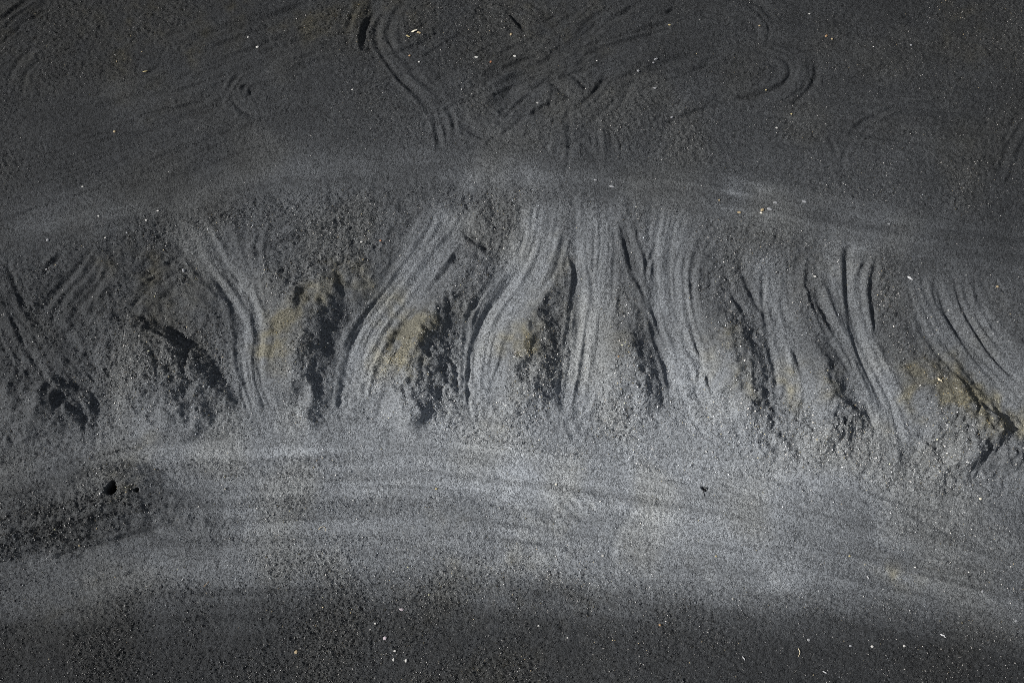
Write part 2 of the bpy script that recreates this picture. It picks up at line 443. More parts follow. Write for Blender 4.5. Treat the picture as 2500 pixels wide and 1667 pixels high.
for p, dd in (([(-30, 180), (100, 80), (270, -20)], .12), ([(1720, 475), (1610, 555), (1555, 650), (1535, 730)], .10), ([(1810, 535), (1690, 600), (1635, 690)], .09), ([(1800, 600), (1720, 660), (1690, 740)], .08), ([(1880, 620), (1800, 660), (1790, 740)], .06),
              ([(2352, 300), (2000, 380), (1720, 480)], .06), ([(2352, 440), (2050, 480), (1820, 540)], .05), ([(940, 550), (1060, 490), (1140, 450)], .10), ([(510, 800), (550, 760)], .10), ([(470, 790), (530, 850)], .06), ([(540, 250), (590, 252)], .10),
              ([(-10, 1535), (200, 1460), (340, 1408)], .08), ([(930, 1180), (1060, 1165), (1300, 1110)], .06), ([(690, 1230), (800, 1200)], .07), ([(1500, 1150), (1900, 1080), (2050, 1070)], .04), ([(140, 450), (210, 380), (260, 340)], .05), ([(640, 60), (560, 250)], .03)):
    R(0, 0, p, w=.085, depth=dd, berm=.5)
family(C(0, 0, [(-60, 700), (900, 560), (1300, 420), (2352, 120)]), C(0, 0, [(-60, 1540), (450, 1400), (1000, 1190), (1800, 1080), (2352, 1030)]), 90, part=(.12, .45), depth=(.02, .055), w=(.05, .09))
family(C(0, 0, [(900, 330), (1500, 60), (2352, -200)]), C(0, 0, [(1000, 560), (1700, 380), (2352, 260)]), 14, part=(.1, .35), depth=(.02, .05))
family(C(2, 0, [(0, 900), (1000, 1000), (2352, 1100)]), C(2, 0, [(0, 100), (1000, 120), (2352, 200)]), 44, part=(.06, .25), depth=(.015, .045), w=(.05, .10))
# upper road: long shallow wheel lines
UR_A = [(-60, 520), (300, 455), (700, 385), (1200, 370), (1700, 420), (2100, 500), (2560, 560)]
UR_B = [(-60, 640), (260, 560), (640, 470), (1200, 440), (1700, 510), (2100, 600), (2560, 680)]
family(UR_A, UR_B, 44, part=(.1, .5), depth=(.01, .03), w=(.06, .12), pack=.3)
# lower road: long wheel lines curving down to the right
LR_A = [(-60, 1200), (300, 1090), (700, 1050), (1200, 1080), (1700, 1180), (2150, 1290), (2560, 1420)]
LR_B = [(-60, 1420), (500, 1350), (1000, 1330), (1500, 1380), (2000, 1430), (2560, 1560)]
family(LR_A, LR_B, 60, part=(.1, .4), depth=(.008, .028), w=(.06, .12), pack=.3)
family(C(0, 2, [(-30, 800), (450, 690), (1080, 510), (1500, 430)]), C(0, 2, [(-30, 1200), (500, 1020), (1200, 860), (1900, 800)]), 22, part=(.12, .4), depth=(.012, .035))
for p, dd in (([(1490, 200), (1600, 310), (1720, 440)], .04), ([(740, 40), (700, 90)], .05), ([(1490, 1130), (1540, 1190), (1480, 1260)], .07), ([(1420, 1160), (1430, 1260)], .05), ([(640, 1360), (740, 1310)], .06), ([(1740, 900), (1640, 930)], .04)):
    R(1, 2, p, w=.09, depth=dd)
for p, dd in (([(560, 140), (640, 165), (750, 205)], .06), ([(295, 180), (300, 220)], .08), ([(325, 200), (335, 240)], .06), ([(1770, 1250), (2100, 1335), (2380, 1430)], .05), ([(1790, 340), (1700, 480)], .03)):
    R(2, 2, p, w=.08, depth=dd)


def inside(poly, soft):
    """soft mask of a surveyed outline"""
    q = smooth_line(np.vstack([at(poly), at(poly[:1])]), 0.3)
    f = dist_field(q, max(soft * 2, 0.4))
    M = np.zeros_like(H)
    lo, hi = q.min(0), q.max(0)
    i0, i1 = np.searchsorted(ys, lo[1]), np.searchsorted(ys, hi[1])
    j0, j1 = np.searchsorted(xs, lo[0]), np.searchsorted(xs, hi[0])
    gx, gy = X[i0:i1, j0:j1], Y[i0:i1, j0:j1]
    c = np.zeros(gx.shape, bool)
    for k in range(len(q) - 1):
        (x1, y1), (x2, y2) = q[k], q[k + 1]
        if y1 == y2:
            continue
        hit = ((y1 > gy) != (y2 > gy)) & (gx < (x2 - x1) * (gy - y1) / (y2 - y1) + x1)
        c ^= hit
    M[i0:i1, j0:j1] = c
    if soft > 0:
        sl_, D, S, L = f
        d = np.clip(np.abs(D), 0, 9)
        sd = np.where(M[sl_] > 0.5, d, -d)
        M[sl_] = np.clip(0.5 + 0.5 * sd / soft, 0, 1)
    return M


# fine grooves: each track down the bank, then the yard and the roads
for k, hw_, am in (('A', (85, 55, 46, 44), .024), ('B', (75, 60, 52, 46), .024), ('C', (82, 66, 58, 52, 50), .026), ('D', (85, 62, 54, 50, 40), .024),
                   ('E', (100, 66, 56, 54, 50), .025), ('F', (120, 70, 40, 34), .018), ('G', (105, 70, 56, 56, 66), .026), ('H', (110, 90, 84, 80), .024)):
    bundle(TRACKS[k], hw_, am, .80, 1.1)
for c, r, p, hw_, am, sz in (
        (0, 1, [(-40, 250), (100, 600), (250, 880), (480, 1180)], 70, .020, 1.4), (0, 1, [(760, 80), (600, 320), (420, 520), (330, 700)], 75, .020, 1.3), (0, 1, [(1300, 130), (1000, 340), (860, 470), (780, 640)], 60, .018, 1.2),
        (0, 1, [(2700, 150), (2400, 330), (2100, 500), (1950, 640)], 60, .014, 1.3), (1, 1, [(1900, -180), (1980, 150), (2070, 420)], 36, .018, 1.0), (2, 1, [(300, 150), (420, 450), (560, 700)], 45, .016, 1.0),
        (2, 1, [(850, 300), (960, 620), (1120, 900)], 42, .018, 1.0), (2, 2, [(1560, -160), (1470, 60), (1330, 220)], (36, 70), .018, 1.2), (2, 2, [(1500, -160), (1560, 60), (1620, 230)], (30, 60), .016, 1.2),
        (1, 0, [(420, -40), (300, 120), (270, 280), (400, 480), (600, 680), (720, 860), (740, 1120)], (70, 62, 50), .017, 1.2),
        (0, 0, [(2500, 340), (2050, 410), (1760, 500), (1620, 600), (1570, 780)], (50, 70, 80), .022, 1.4), (0, 0, [(-60, 1180), (600, 1030), (1300, 870), (2352, 680)], 170, .013, 1.3),
        (0, 0, [(-60, 820), (900, 620), (1500, 420), (2352, 120)], 150, .015, 1.4), (0, 0, [(-60, 240), (120, 90), (320, -40)], 40, .022, 1.2), (0, 0, [(-60, 1560), (600, 1380), (1200, 1220), (2352, 1120)], 90, .010, 1.2),
        (1, 0, [(900, -20), (1200, 60), (1340, 170), (1330, 320)], 45, .020, 1.3), (1, 0, [(900, 620), (1250, 470), (1700, 260), (2200, -20)], 95, .022, 1.4), (1, 0, [(1000, 800), (1380, 600), (1640, 380), (1860, 40)], 80, .026, 1.4),
        (1, 0, [(1120, 680), (1500, 560), (1900, 430), (2400, 300), (2800, 230)], 100, .022, 1.4), (1, 0, [(1040, 1030), (1300, 800), (1560, 560)], 55, .020, 1.2), (1, 0, [(1480, 480), (1680, 680), (1780, 900), (1810, 1290)], 36, .018, 1.1),
        (1, 0, [(1560, 580), (1570, 900), (1510, 1300)], 36, .018, 1.1), (1, 0, [(1300, 1000), (1600, 830), (2000, 680), (2500, 640)], 70, .016, 1.3),
        (2, 0, [(-200, 300), (300, 290), (650, 340), (770, 450), (720, 570), (500, 650), (0, 740), (-300, 900)], (80, 80, 60, 60, 80), .024, 1.4), (2, 0, [(1085, 1240), (1150, 1000), (1280, 870), (1500, 785), (1900, 760), (2250, 830)], (30, 44, 52), .022, 1.3),
        (2, 0, [(1000, 860), (1050, 1040), (1085, 1240)], 28, .014, 1.0), (2, 0, [(2420, 760), (2270, 980), (2200, 1180), (2100, 1330)], 40, .015, 1.2), (2, 0, [(-100, 1000), (900, 1010), (1600, 1010), (2400, 1150)], 110, .008, 1.3),
        (2, 0, [(300, 60), (1000, 180), (2000, 130)], 120, .011, 1.5), (2, 0, [(1100, 620), (1700, 520), (2400, 560)], 90, .009, 1.4),
        (1, 0, [(650, 640), (1000, 880), (1400, 900), (1750, 700), (1920, 430)], 45, .014, 1.1), (2, 0, [(-60, -20), (380, 60), (560, 200), (500, 390)], 40, .014, 1.2), (2, 0, [(-400, 640), (200, 570), (560, 520)], 50, .013, 1.1),
        (2, 0, [(150, 760), (500, 730), (820, 800), (1020, 980)], 45, .013, 1.1), (0, 0, [(2000, 780), (1720, 730), (1650, 610), (1780, 520), (2200, 500)], 40, .015, 1.1), (0, 0, [(80, 700), (150, 480), (300, 360), (560, 320)], 40, .015, 1.2),
        (0, 0, [(1560, 520), (1250, 640), (700, 720)], 60, .014, 1.2), (1, 0, [(-100, 520), (450, 400), (900, 130)], 50, .012, 1.1), (1, 0, [(-300, 700), (200, 760), (700, 700), (1100, 520)], 60, .011, 1.1), (0, 0, [(900, 1300), (1600, 1000), (2352, 860), (2800, 900)], 80, .010, 1.1),
        (2, 0, [(500, 200), (900, 300), (1300, 230), (1900, 330)], 60, .010, 1.2), (2, 0, [(600, 900), (1000, 860), (1600, 960), (2300, 900)], 70, .009, 1.2), (1, 0, [(1200, 330), (1500, 280), (1750, 120), (1900, -60)], 60, .016, 1.1),
        (0, 1, [(1500, 420), (1200, 430), (960, 460)], 20, .012, 1.0), (0, 0, [(2900, 1480), (2500, 1500), (2000, 1640), (1750, 1800)], 60, .014, 1.2), (1, 1, [(820, -20), (1000, 120), (1120, 60)], 40, .016, 1.1), (2, 1, [(250, 640), (600, 730), (1000, 720)], 30, .010, 1.0),
        (0, 2, [(-60, 960), (500, 800), (1200, 620), (1900, 540)], 90, .012, 1.3), (0, 2, [(-60, 1240), (600, 1040), (1300, 900), (2200, 860)], 110, .010, 1.4)):
    bundle(C(c, r, p), hw_, am * 1.3, sz * .75, 1.0, pack=.2)
bundle([((a[0] + b[0]) / 2, (a[1] + b[1]) / 2) for a, b in zip(UR_A, UR_B)], 50, .006, 1.4, pack=.5)
bundle([(-60, 1180), (300, 1085), (700, 1060), (1200, 1075), (1700, 1140), (2150, 1220), (2560, 1330)], (50, 60, 70, 70), .0085, .95, pack=.2)
bundle([(-60, 1300), (400, 1230), (1000, 1210), (1500, 1270), (2000, 1340), (2560, 1470)], (70, 90, 100), .0085, .95, pack=.15)
bundle([(-60, 1420), (500, 1340), (1000, 1320), (1500, 1360), (2000, 1410), (2560, 1540)], (40, 60, 60), .007, 1.0, pack=.15)
for p, hw_ in (([(860, 100), (1250, 350), (1560, 720)], 22), ([(1480, 190), (1720, 430), (1950, 700)], 22), ([(2050, 250), (1870, 560), (1840, 860)], 20), ([(1220, 160), (1080, 330), (960, 560)], 20),
               ([(700, 140), (1100, 210), (1700, 150), (2352, 120)], 24), ([(980, 500), (1400, 540), (1900, 500)], 18), ([(1200, 720), (1500, 760), (1900, 700)], 20)):
    bundle(C(1, 2, p), hw_, .008, .9, .6, pack=.4)
for p, hw_ in (([(0, 120), (800, 150), (1400, 330), (2000, 620)], 24), ([(0, 620), (900, 640), (1700, 800), (2400, 1120)], 26), ([(100, 860), (1000, 880), (1800, 1010), (2400, 1250)], 24), ([(900, 60), (1500, 300), (2400, 500)], 24), ([(1000, 1240), (1800, 1260), (2400, 1450)], 26)):
    bundle(C(2, 2, p), hw_, .009, .9, 1.0, pack=.4)

# spurs left standing between the tracks: gentle on the sunny side, steep on the lee side, ending in noses above the lower road
dz_ = macro(X, Y) - CAM[2]
ry_ = Y - CAM[1]
dep = ry_ * FWD[1] + dz_ * FWD[2]
PX = 1250 + X / dep / TX
PY = 833.5 - (ry_ * UPV[1] + dz_ * UPV[2]) / dep / TX


def edge(k, off):
    t_ = np.array(TRACKS[k], float)
    return np.interp(PY, t_[:, 1], t_[:, 0]) + off


def sst(a_):
    a_ = np.clip(a_, 0, 1)
    return a_ * a_ * (3 - 2 * a_)


for a_, b_, amp_, y0, y1, nose, wl, wr, ho, hb in (('A', 'B', .62, 600, 790, 925, 70, 140, 44, 30), ('B', 'C', .60, 600, 800, 940, 80, 130, 46, 36), ('C', 'D', .50, 600, 800, 940, 60, 105, 46, 30),
                                                     ('D', 'E', .52, 640, 830, 960, 70, 120, 46, 36), ('E', 'F', .42, 680, 860, 990, 80, 95, 40, 20), ('F', 'G', .56, 740, 930, 1050, 80, 115, 24, 38), ('G', 'H', .72, 780, 960, 1100, 150, 170, 50, 50)):
    xl, xr = edge(a_, ho) + 9 * WOB, edge(b_, -hb) + 7 * WOB
    nz = nose + 26 * MW + 12 * WOB
    f_ = sst((PX - xl) / wl) * sst((xr - PX) / wr) * sst((PY - y0) / (y1 - y0)) * (1 - sst((PY - nz + 20) / 110))
    f_ = np.where((PX > xl) & (PX < xr), f_, 0)
    MD += 0.72 * amp_ * f_
gul = warp_sample(gnoise(0.05, 0.35, seed=73), X + 30, Y + 30)
rough_h = 0.020 * gnoise(0.06, seed=71) + 0.030 * gnoise(0.15, seed=72) + 0.012 * gul
onheap = np.clip(MD * 3.5, 0, 1)
H += MD + rough_h * onheap
H += RT * (1 - .6 * onheap)
H += np.minimum(RB, .035) * (1 - np.clip(RG / .02, 0, 1)) - np.minimum(RG, .05)
cutm = np.zeros_like(H)
for k, hw in (('A', 44), ('B', 48), ('C', 54), ('D', 50), ('E', 54), ('F', 30), ('G', 56), ('H', 84)):
    cutm = np.maximum(cutm, inside(corridor(k, hw), .22))
LOOSE *= 1 - .3 * cutm
LATE = True


def tread(pts, half, period, amp):
    """lug marks of a tyre"""
    s_, D, S_, L = dist_field(smooth_line(at(pts)), half * 1.5)
    m = np.clip((half - np.abs(D)) / (.35 * half), 0, 1) * np.clip(np.minimum(S_, L - S_) / .5, 0, 1) * np.clip(.8 + .6 * WOB[s_], 0, 1.3)
    H[s_] += amp * m * np.sin(2 * math.pi * (S_ + .5 * np.abs(D)) / period)
    LOOSE[s_] *= 1 - .6 * np.clip(m, 0, 1)


tread(C(1, 2, [(1740, 380), (2050, 395), (2352, 405), (2700, 420)]), .13, .13, .009)
tread(C(2, 2, [(200, 560), (700, 590), (1100, 640)]), .13, .12, .007)
tread(C(2, 2, [(250, 720), (800, 770), (1300, 830)]), .12, .12, .006)
tread(C(1, 2, [(100, 20), (450, 35), (800, 30)]), .13, .12, .007)
tread(C(1, 1, [(1560, 1130), (1580, 1250)]), .14, .12, .012)
tread(C(2, 2, [(2150, 1420), (2380, 1530)]), .16, .13, .008)
tread(C(2, 2, [(950, 1035), (1100, 1050)]), .12, .11, .008)

# the dark dug face low on the left: drops to the lower right and ends in a small step
dug_poly = C(0, 2, [(-60, 470), (150, 380), (420, 300), (520, 215), (790, 185), (930, 185), (1060, 240), (1250, 380), (1600, 480), (1480, 560), (1200, 510), (1060, 512), (750, 592), (440, 690), (200, 740), (-60, 810)])
DUG = inside(dug_poly, 0.5)
(ax, ay), (bx2, by2) = at(C(0, 2, [(0, 795), (1060, 512)]))
nx_, ny_ = -(by2 - ay), (bx2 - ax)
nl = math.hypot(nx_, ny_)
up_d = ((X - ax) * nx_ + (Y - ay) * ny_) / nl          # metres above the step line
H += DUG * np.clip(up_d, 0, 1.6) * 0.40
H += DUG * (0.015 * gnoise(0.04, seed=21) + 0.030 * gnoise(0.14, seed=22))
lip = inside(C(0, 2, [(0, 400), (250, 310), (520, 200), (790, 170), (960, 170), (1000, 100), (700, 80), (300, 200), (0, 290)]), 0.5)
H += lip * 0.12
R(0, 2, [(-30, 800), (110, 775), (200, 740), (330, 728), (440, 688), (600, 628), (750, 600), (860, 558), (1060, 512), (1140, 470)], w=.06, depth=.07, berm=.9, pack=0)
R(0, 2, [(400, 640), (620, 570), (850, 540)], w=.05, depth=.05, pack=0)


def hole(c, rx, ry, dp, lean=0.0):
    (cx, cy), = at([c])
    v_ = (Y - cy) / ry
    u_ = (X - cx - lean * (Y - cy)) / (rx * np.clip(1 - .35 * v_, .4, 1.6))
    r_ = np.sqrt(u_ ** 2 + v_ ** 2) * (1 + .10 * WOB2)
    H[:] -= dp * np.clip((1.15 - r_) / .3, 0, 1)


hole(C(0, 2, [(797, 240)])[0], .085, .15, .8, .1)
hole(C(0, 2, [(963, 247)])[0], .05, .05, .25)
rut(C(2, 2, [(158, 224), (150, 238)]), .06, .4, berm=.1, fade=.05, pack=0)
# churned lumps on the heaps' toes
for poly, am in ((C(2, 1, [(560, 1280), (900, 1200), (1230, 1250), (1250, 1560), (600, 1560)]), .05), (C(2, 1, [(1650, 1250), (2100, 1240), (2380, 1480), (2380, 1700), (1700, 1700)]), .05),
                 (C(1, 1, [(330, 700), (700, 660), (860, 900), (850, 1200), (300, 1100)]), .04), (C(0, 1, [(0, 1180), (600, 1200), (720, 1500), (0, 1520)]), .03), (C(0, 1, [(850, 720), (1300, 800), (1560, 1150), (1400, 1350), (900, 1100)]), .02),
                 (C(1, 1, [(0, 1000), (2352, 1000), (2352, 1350), (0, 1350)]), .018), (C(2, 1, [(560, 1100), (660, 1100), (680, 1350), (560, 1350)]), .05)):
    H += inside(poly, .4) * am * (0.35 * gnoise(0.12, seed=int(am * 1e4)) + 0.55 * gnoise(0.045, seed=int(am * 1e4) + 1))

# ------------------------------------------------------------------ packed and loose ground
def band(A, B, soft=.5):
    return inside(list(A) + list(B)[::-1], soft)


up_road = band(UR_A, UR_B, .35)
low_road = band(LR_A, LR_B, .8)
ua, la = at(UR_A), at([(-60, 1300), (400, 1210), (1000, 1190), (1500, 1260), (2000, 1350), (2560, 1490)])
fu = np.interp(X, ua[:, 0], ua[:, 1])
fl = np.interp(X, la[:, 0], la[:, 1])
N1 = gnoise(0.9, 0.10, seed=31)
N2 = gnoise(1.6, 0.22, seed=32)
str_u = warp_sample(N1, X - xs[0], Y - fu + 50) * .6 + warp_sample(N2, X - xs[0], Y - fu + 50) * .8
NF_ = gnoise(1.3, 0.045, seed=33)
str_l = warp_sample(N1, X - xs[0] + 9, Y - fl + 70) * .6 + warp_sample(N2, X - xs[0] + 5, Y - fl + 70) * .35 + warp_sample(NF_, X - xs[0] + 3, Y - fl + 70) * .7
str_u = str_u * .7 + .5 * warp_sample(NF_, X - xs[0] + 13, Y - fu + 50)
patch = gnoise(0.45, seed=41)
patch2 = gnoise(0.15, seed=42)
LOOSE *= np.clip(0.85 + 0.22 * patch + 0.12 * patch2, 0.25, 1.25)
LOOSE *= 1 - up_road * np.clip(0.82 + 0.2 * str_u, 0.4, 0.97)
LOOSE *= 1 - low_road * np.clip(0.22 + 0.34 * str_l, 0.0, 0.8)
bank0 = inside(list(map(tuple, top_px)) + [(x_, y_ - 40) for x_, y_ in toe_px[::-1]], .6)
coarse = .5 * bank0 * (1 - cutm)
H += bank0 * (1 - cutm) * (.009 * gnoise(.05, seed=171) + .014 * gnoise(.13, seed=172))
for poly, v in ((C(0, 0, [(1150, 1400), (1800, 1330), (2000, 1400), (2352, 1600), (1500, 1700), (1100, 1560)]), .5), (C(1, 1, [(0, 950), (2352, 950), (2352, 1568), (0, 1568)]), .45),
                (C(0, 1, [(850, 700), (1250, 800), (1560, 1100), (1700, 1400), (300, 1500), (0, 1200), (500, 1000)]), .35), (dug_poly, 1.3),
                (C(0, 2, [(1300, 0), (2352, 100), (2352, 1568), (600, 1568), (900, 900)]), .35), (C(2, 1, [(0, 1250), (2352, 1250), (2352, 1600), (0, 1600)]), .45),
                (C(1, 2, [(0, 300), (1500, 500), (2352, 1000), (2352, 1568), (0, 1568)]), .3), (C(1, 0, [(100, 200), (1300, 150), (1300, 420), (300, 450)]), .4)):
    coarse += v * inside(poly, .8)
LOOSE = np.clip(LOOSE, 0.05, 1.3)
smoothp = np.zeros_like(H)
for poly in (C(1, 1, [(380, 650), (480, 560), (620, 560), (560, 660), (420, 740), (370, 760)]), C(0, 1, [(1950, 650), (2250, 520), (2420, 400), (2500, 330), (2400, 450), (2200, 590), (1980, 690), (1900, 900), (1840, 900), (1880, 760)]),
             C(2, 1, [(250, 950), (420, 960), (440, 1060), (280, 1080)]), C(2, 1, [(1560, 1120), (1900, 1150), (2200, 1280), (2080, 1260), (1720, 1210), (1560, 1240)]),
             C(1, 1, [(1180, 640), (1400, 600), (1400, 780), (1200, 790)]), C(0, 1, [(950, 460), (1450, 480), (1400, 640), (950, 640)])):
    smoothp = np.maximum(smoothp, inside(poly, .3))
LOOSE *= 1 - .7 * smoothp

# grain of the gravel itself
cell = gnoise(0.028, seed=51)
peb = gnoise(0.018, seed=52)
lump = gnoise(0.06, seed=53)
AMP = np.where((np.abs(X) < 15.2) & (Y > -9.6) & (Y < 11.6), 1.0, 0.0)
H += AMP * (0.004 * cell + 0.0075 * peb) * (0.35 + 0.75 * LOOSE * (1 + .5 * coarse)) + AMP * 0.004 * lump * LOOSE * (0.6 + .6 * coarse)

# ------------------------------------------------------------------ colour of the ground: dark gravel, pale stone dust, ochre fines, painted brightness falloff
def lin(v):
    v = v / 255.0
    return ((v + 0.055) / 1.055) ** 2.4


TONE = [  # ground grey values: dust, with vignette and light falloff painted in
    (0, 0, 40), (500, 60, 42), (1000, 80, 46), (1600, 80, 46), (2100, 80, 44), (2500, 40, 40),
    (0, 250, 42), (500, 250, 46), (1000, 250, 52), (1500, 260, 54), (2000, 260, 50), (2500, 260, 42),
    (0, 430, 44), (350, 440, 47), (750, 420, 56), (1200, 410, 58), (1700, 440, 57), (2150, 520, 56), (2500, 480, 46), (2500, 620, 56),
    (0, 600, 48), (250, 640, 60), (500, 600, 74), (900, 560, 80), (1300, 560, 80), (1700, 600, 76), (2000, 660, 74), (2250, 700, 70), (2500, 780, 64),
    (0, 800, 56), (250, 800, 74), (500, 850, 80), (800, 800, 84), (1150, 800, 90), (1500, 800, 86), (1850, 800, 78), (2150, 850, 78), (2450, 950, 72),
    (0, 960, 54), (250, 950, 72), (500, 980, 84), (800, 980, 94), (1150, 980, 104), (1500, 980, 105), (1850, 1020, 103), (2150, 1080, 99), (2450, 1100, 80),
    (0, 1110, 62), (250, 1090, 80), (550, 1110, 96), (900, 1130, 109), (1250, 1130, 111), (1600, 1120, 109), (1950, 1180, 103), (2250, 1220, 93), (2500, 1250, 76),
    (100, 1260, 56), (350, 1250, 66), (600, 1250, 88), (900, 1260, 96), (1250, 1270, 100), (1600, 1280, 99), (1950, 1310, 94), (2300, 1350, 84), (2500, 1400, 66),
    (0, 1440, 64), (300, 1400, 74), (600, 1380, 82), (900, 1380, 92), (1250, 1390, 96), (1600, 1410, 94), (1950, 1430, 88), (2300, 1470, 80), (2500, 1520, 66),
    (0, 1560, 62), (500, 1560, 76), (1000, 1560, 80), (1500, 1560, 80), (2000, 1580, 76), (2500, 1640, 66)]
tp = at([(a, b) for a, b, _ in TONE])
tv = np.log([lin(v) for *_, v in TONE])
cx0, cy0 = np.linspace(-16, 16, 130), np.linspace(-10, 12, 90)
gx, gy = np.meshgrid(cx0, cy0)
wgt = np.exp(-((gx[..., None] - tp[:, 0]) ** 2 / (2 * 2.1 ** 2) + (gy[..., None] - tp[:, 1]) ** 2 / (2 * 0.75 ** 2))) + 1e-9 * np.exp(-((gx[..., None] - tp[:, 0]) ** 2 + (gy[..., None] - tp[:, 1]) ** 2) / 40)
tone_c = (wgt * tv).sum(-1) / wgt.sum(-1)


def grid_read(a, x, y):
    u = np.clip((x - cx0[0]) / (cx0[1] - cx0[0]), 0, len(cx0) - 1.001)
    v = np.clip((y - cy0[0]) / (cy0[1] - cy0[0]), 0, len(cy0) - 1.001)
    i, j = v.astype(int), u.astype(int)
    fu_, fv_ = u - j, v - i
    return (a[i, j] * (1 - fu_) + a[i, j + 1] * fu_) * (1 - fv_) + (a[i + 1, j] * (1 - fu_) + a[i + 1, j + 1] * fu_) * fv_


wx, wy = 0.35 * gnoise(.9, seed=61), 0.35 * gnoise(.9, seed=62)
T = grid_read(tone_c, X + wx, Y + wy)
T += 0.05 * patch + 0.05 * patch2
T += up_road * 0.10 * np.clip(str_u, -1.4, 1.8) + low_road * 0.13 * np.clip(str_l, -1.4, 1.8)
T += 0.10 * (1 - np.clip(LOOSE, 0, 1)) + 0.0 * smoothp


fringe = np.interp(PX, [-400, 0, 250, 500, 800, 1100, 1500, 1800, 2100, 2300, 2500, 2900], [1540, 1535, 1500, 1465, 1445, 1455, 1475, 1490, 1500, 1530, 1580, 1660])
fringem = sst((PY - fringe + 10 * patch + 8 * patch2 + 14 * str_l) / 180 + .5)
T -= 0.98 * fringem  # ground tone goes darker below this line, towards the bottom
T += up_road * .05


def smear(pts, w_, amt):
    """a pale streak: packed dust, and one painted sunlit crest"""
    line = smooth_line(at(pts))
    f = dist_field(line, 3 * w_)
    if f is None:
        return
    s_, D, S, L = f
    env = np.clip(np.minimum(S, L - S) / (0.35 * L), 0, 1)
    g = env * np.exp(-(D / (w_ * (1 + .25 * WOB[s_]))) ** 2) * np.clip(1 + .35 * WOB[s_] + .2 * WOB2[s_], 0, 2)
    T[s_] += 0.42 * amt * g
    LOOSE[s_] *= 1 - np.clip(.8 * g, 0, .9)


for c, r, p, w_, a in ((2, 0, [(290, 1225), (480, 1265), (640, 1290)], .11, .75), (2, 0, [(240, 1310), (400, 1325), (500, 1345)], .10, .75), (2, 0, [(480, 1300), (650, 1330)], .08, .6),
                       (1, 2, [(870, 280), (985, 190)], .12, .55), (1, 2, [(1100, 330), (1200, 220)], .14, .55), (1, 2, [(1390, 250), (1500, 340)], .13, .3), (1, 2, [(990, 500), (1200, 520), (1420, 535)], .10, .45),
                       (1, 2, [(1430, 580), (1540, 700)], .07, .45), (1, 2, [(1300, 700), (1460, 745)], .10, .45), (1, 2, [(1890, 570), (1875, 730)], .10, .35), (1, 2, [(2000, 955), (2380, 1050)], .13, .6),
                       (1, 2, [(1840, 105), (2020, 155)], .10, .5), (1, 2, [(2190, 230), (2380, 320)], .14, .5), (1, 2, [(1050, 720), (1170, 710)], .09, .35), (2, 2, [(160, 815), (250, 870)], .12, .4), (2, 2, [(440, 868), (750, 880), (1030, 880)], .14, .6),
                       (2, 2, [(540, 125), (800, 165), (1030, 225)], .13, .5), (2, 2, [(1300, 735), (1560, 880)], .15, .3), (2, 2, [(100, 330), (200, 365)], .12, .4), (2, 2, [(1280, 470), (1450, 490)], .2, .25), (2, 2, [(2080, 560), (2352, 660)], .14, .35),
                       (2, 2, [(2080, 830), (2300, 890)], .14, .35), (2, 2, [(1750, 990), (2000, 1040)], .12, .3), (0, 1, [(1000, 1560), (1250, 1530), (1560, 1520)], .14, .5), (0, 1, [(1850, 1560), (2200, 1500)], .2, .25),
                       (1, 0, [(0, 1210), (600, 1200), (1500, 1210)], .2, .12), (1, 0, [(0, 1300), (500, 1250), (1100, 1235), (1600, 1260)], .16, .15), (1, 0, [(-200, 1110), (800, 1100), (1400, 1105)], .07, .2), (2, 1, [(1080, 25), (1250, 50), (1560, 90)], .07, .35), (2, 1, [(1130, 155), (1290, 165)], .09, .6),
                       (1, 0, [(1720, 1240), (1760, 1250)], .06, .7), (1, 0, [(1835, 1280), (1890, 1290)], .07, .8), (0, 0, [(2090, 1140), (2140, 1165)], .12, .55), (2, 1, [(390, 350), (430, 300)], .07, .7), (2, 1, [(2100, 300), (2250, 440)], .10, .3), (2, 0, [(800, 1385), (860, 1395)], .06, .5),
                       (0, 2, [(480, 225), (640, 190), (790, 178)], .10, .5), (1, 1, [(1560, 1300), (1600, 1400), (1660, 1480)], .13, .35), (1, 1, [(1140, 1200), (1180, 1300)], .14, .3), (2, 0, [(1500, 1560), (2352, 1620)], .2, .25)):  # the streak atop the dug face paints its sunlit crest
    smear(C(c, r, p), w_, a)

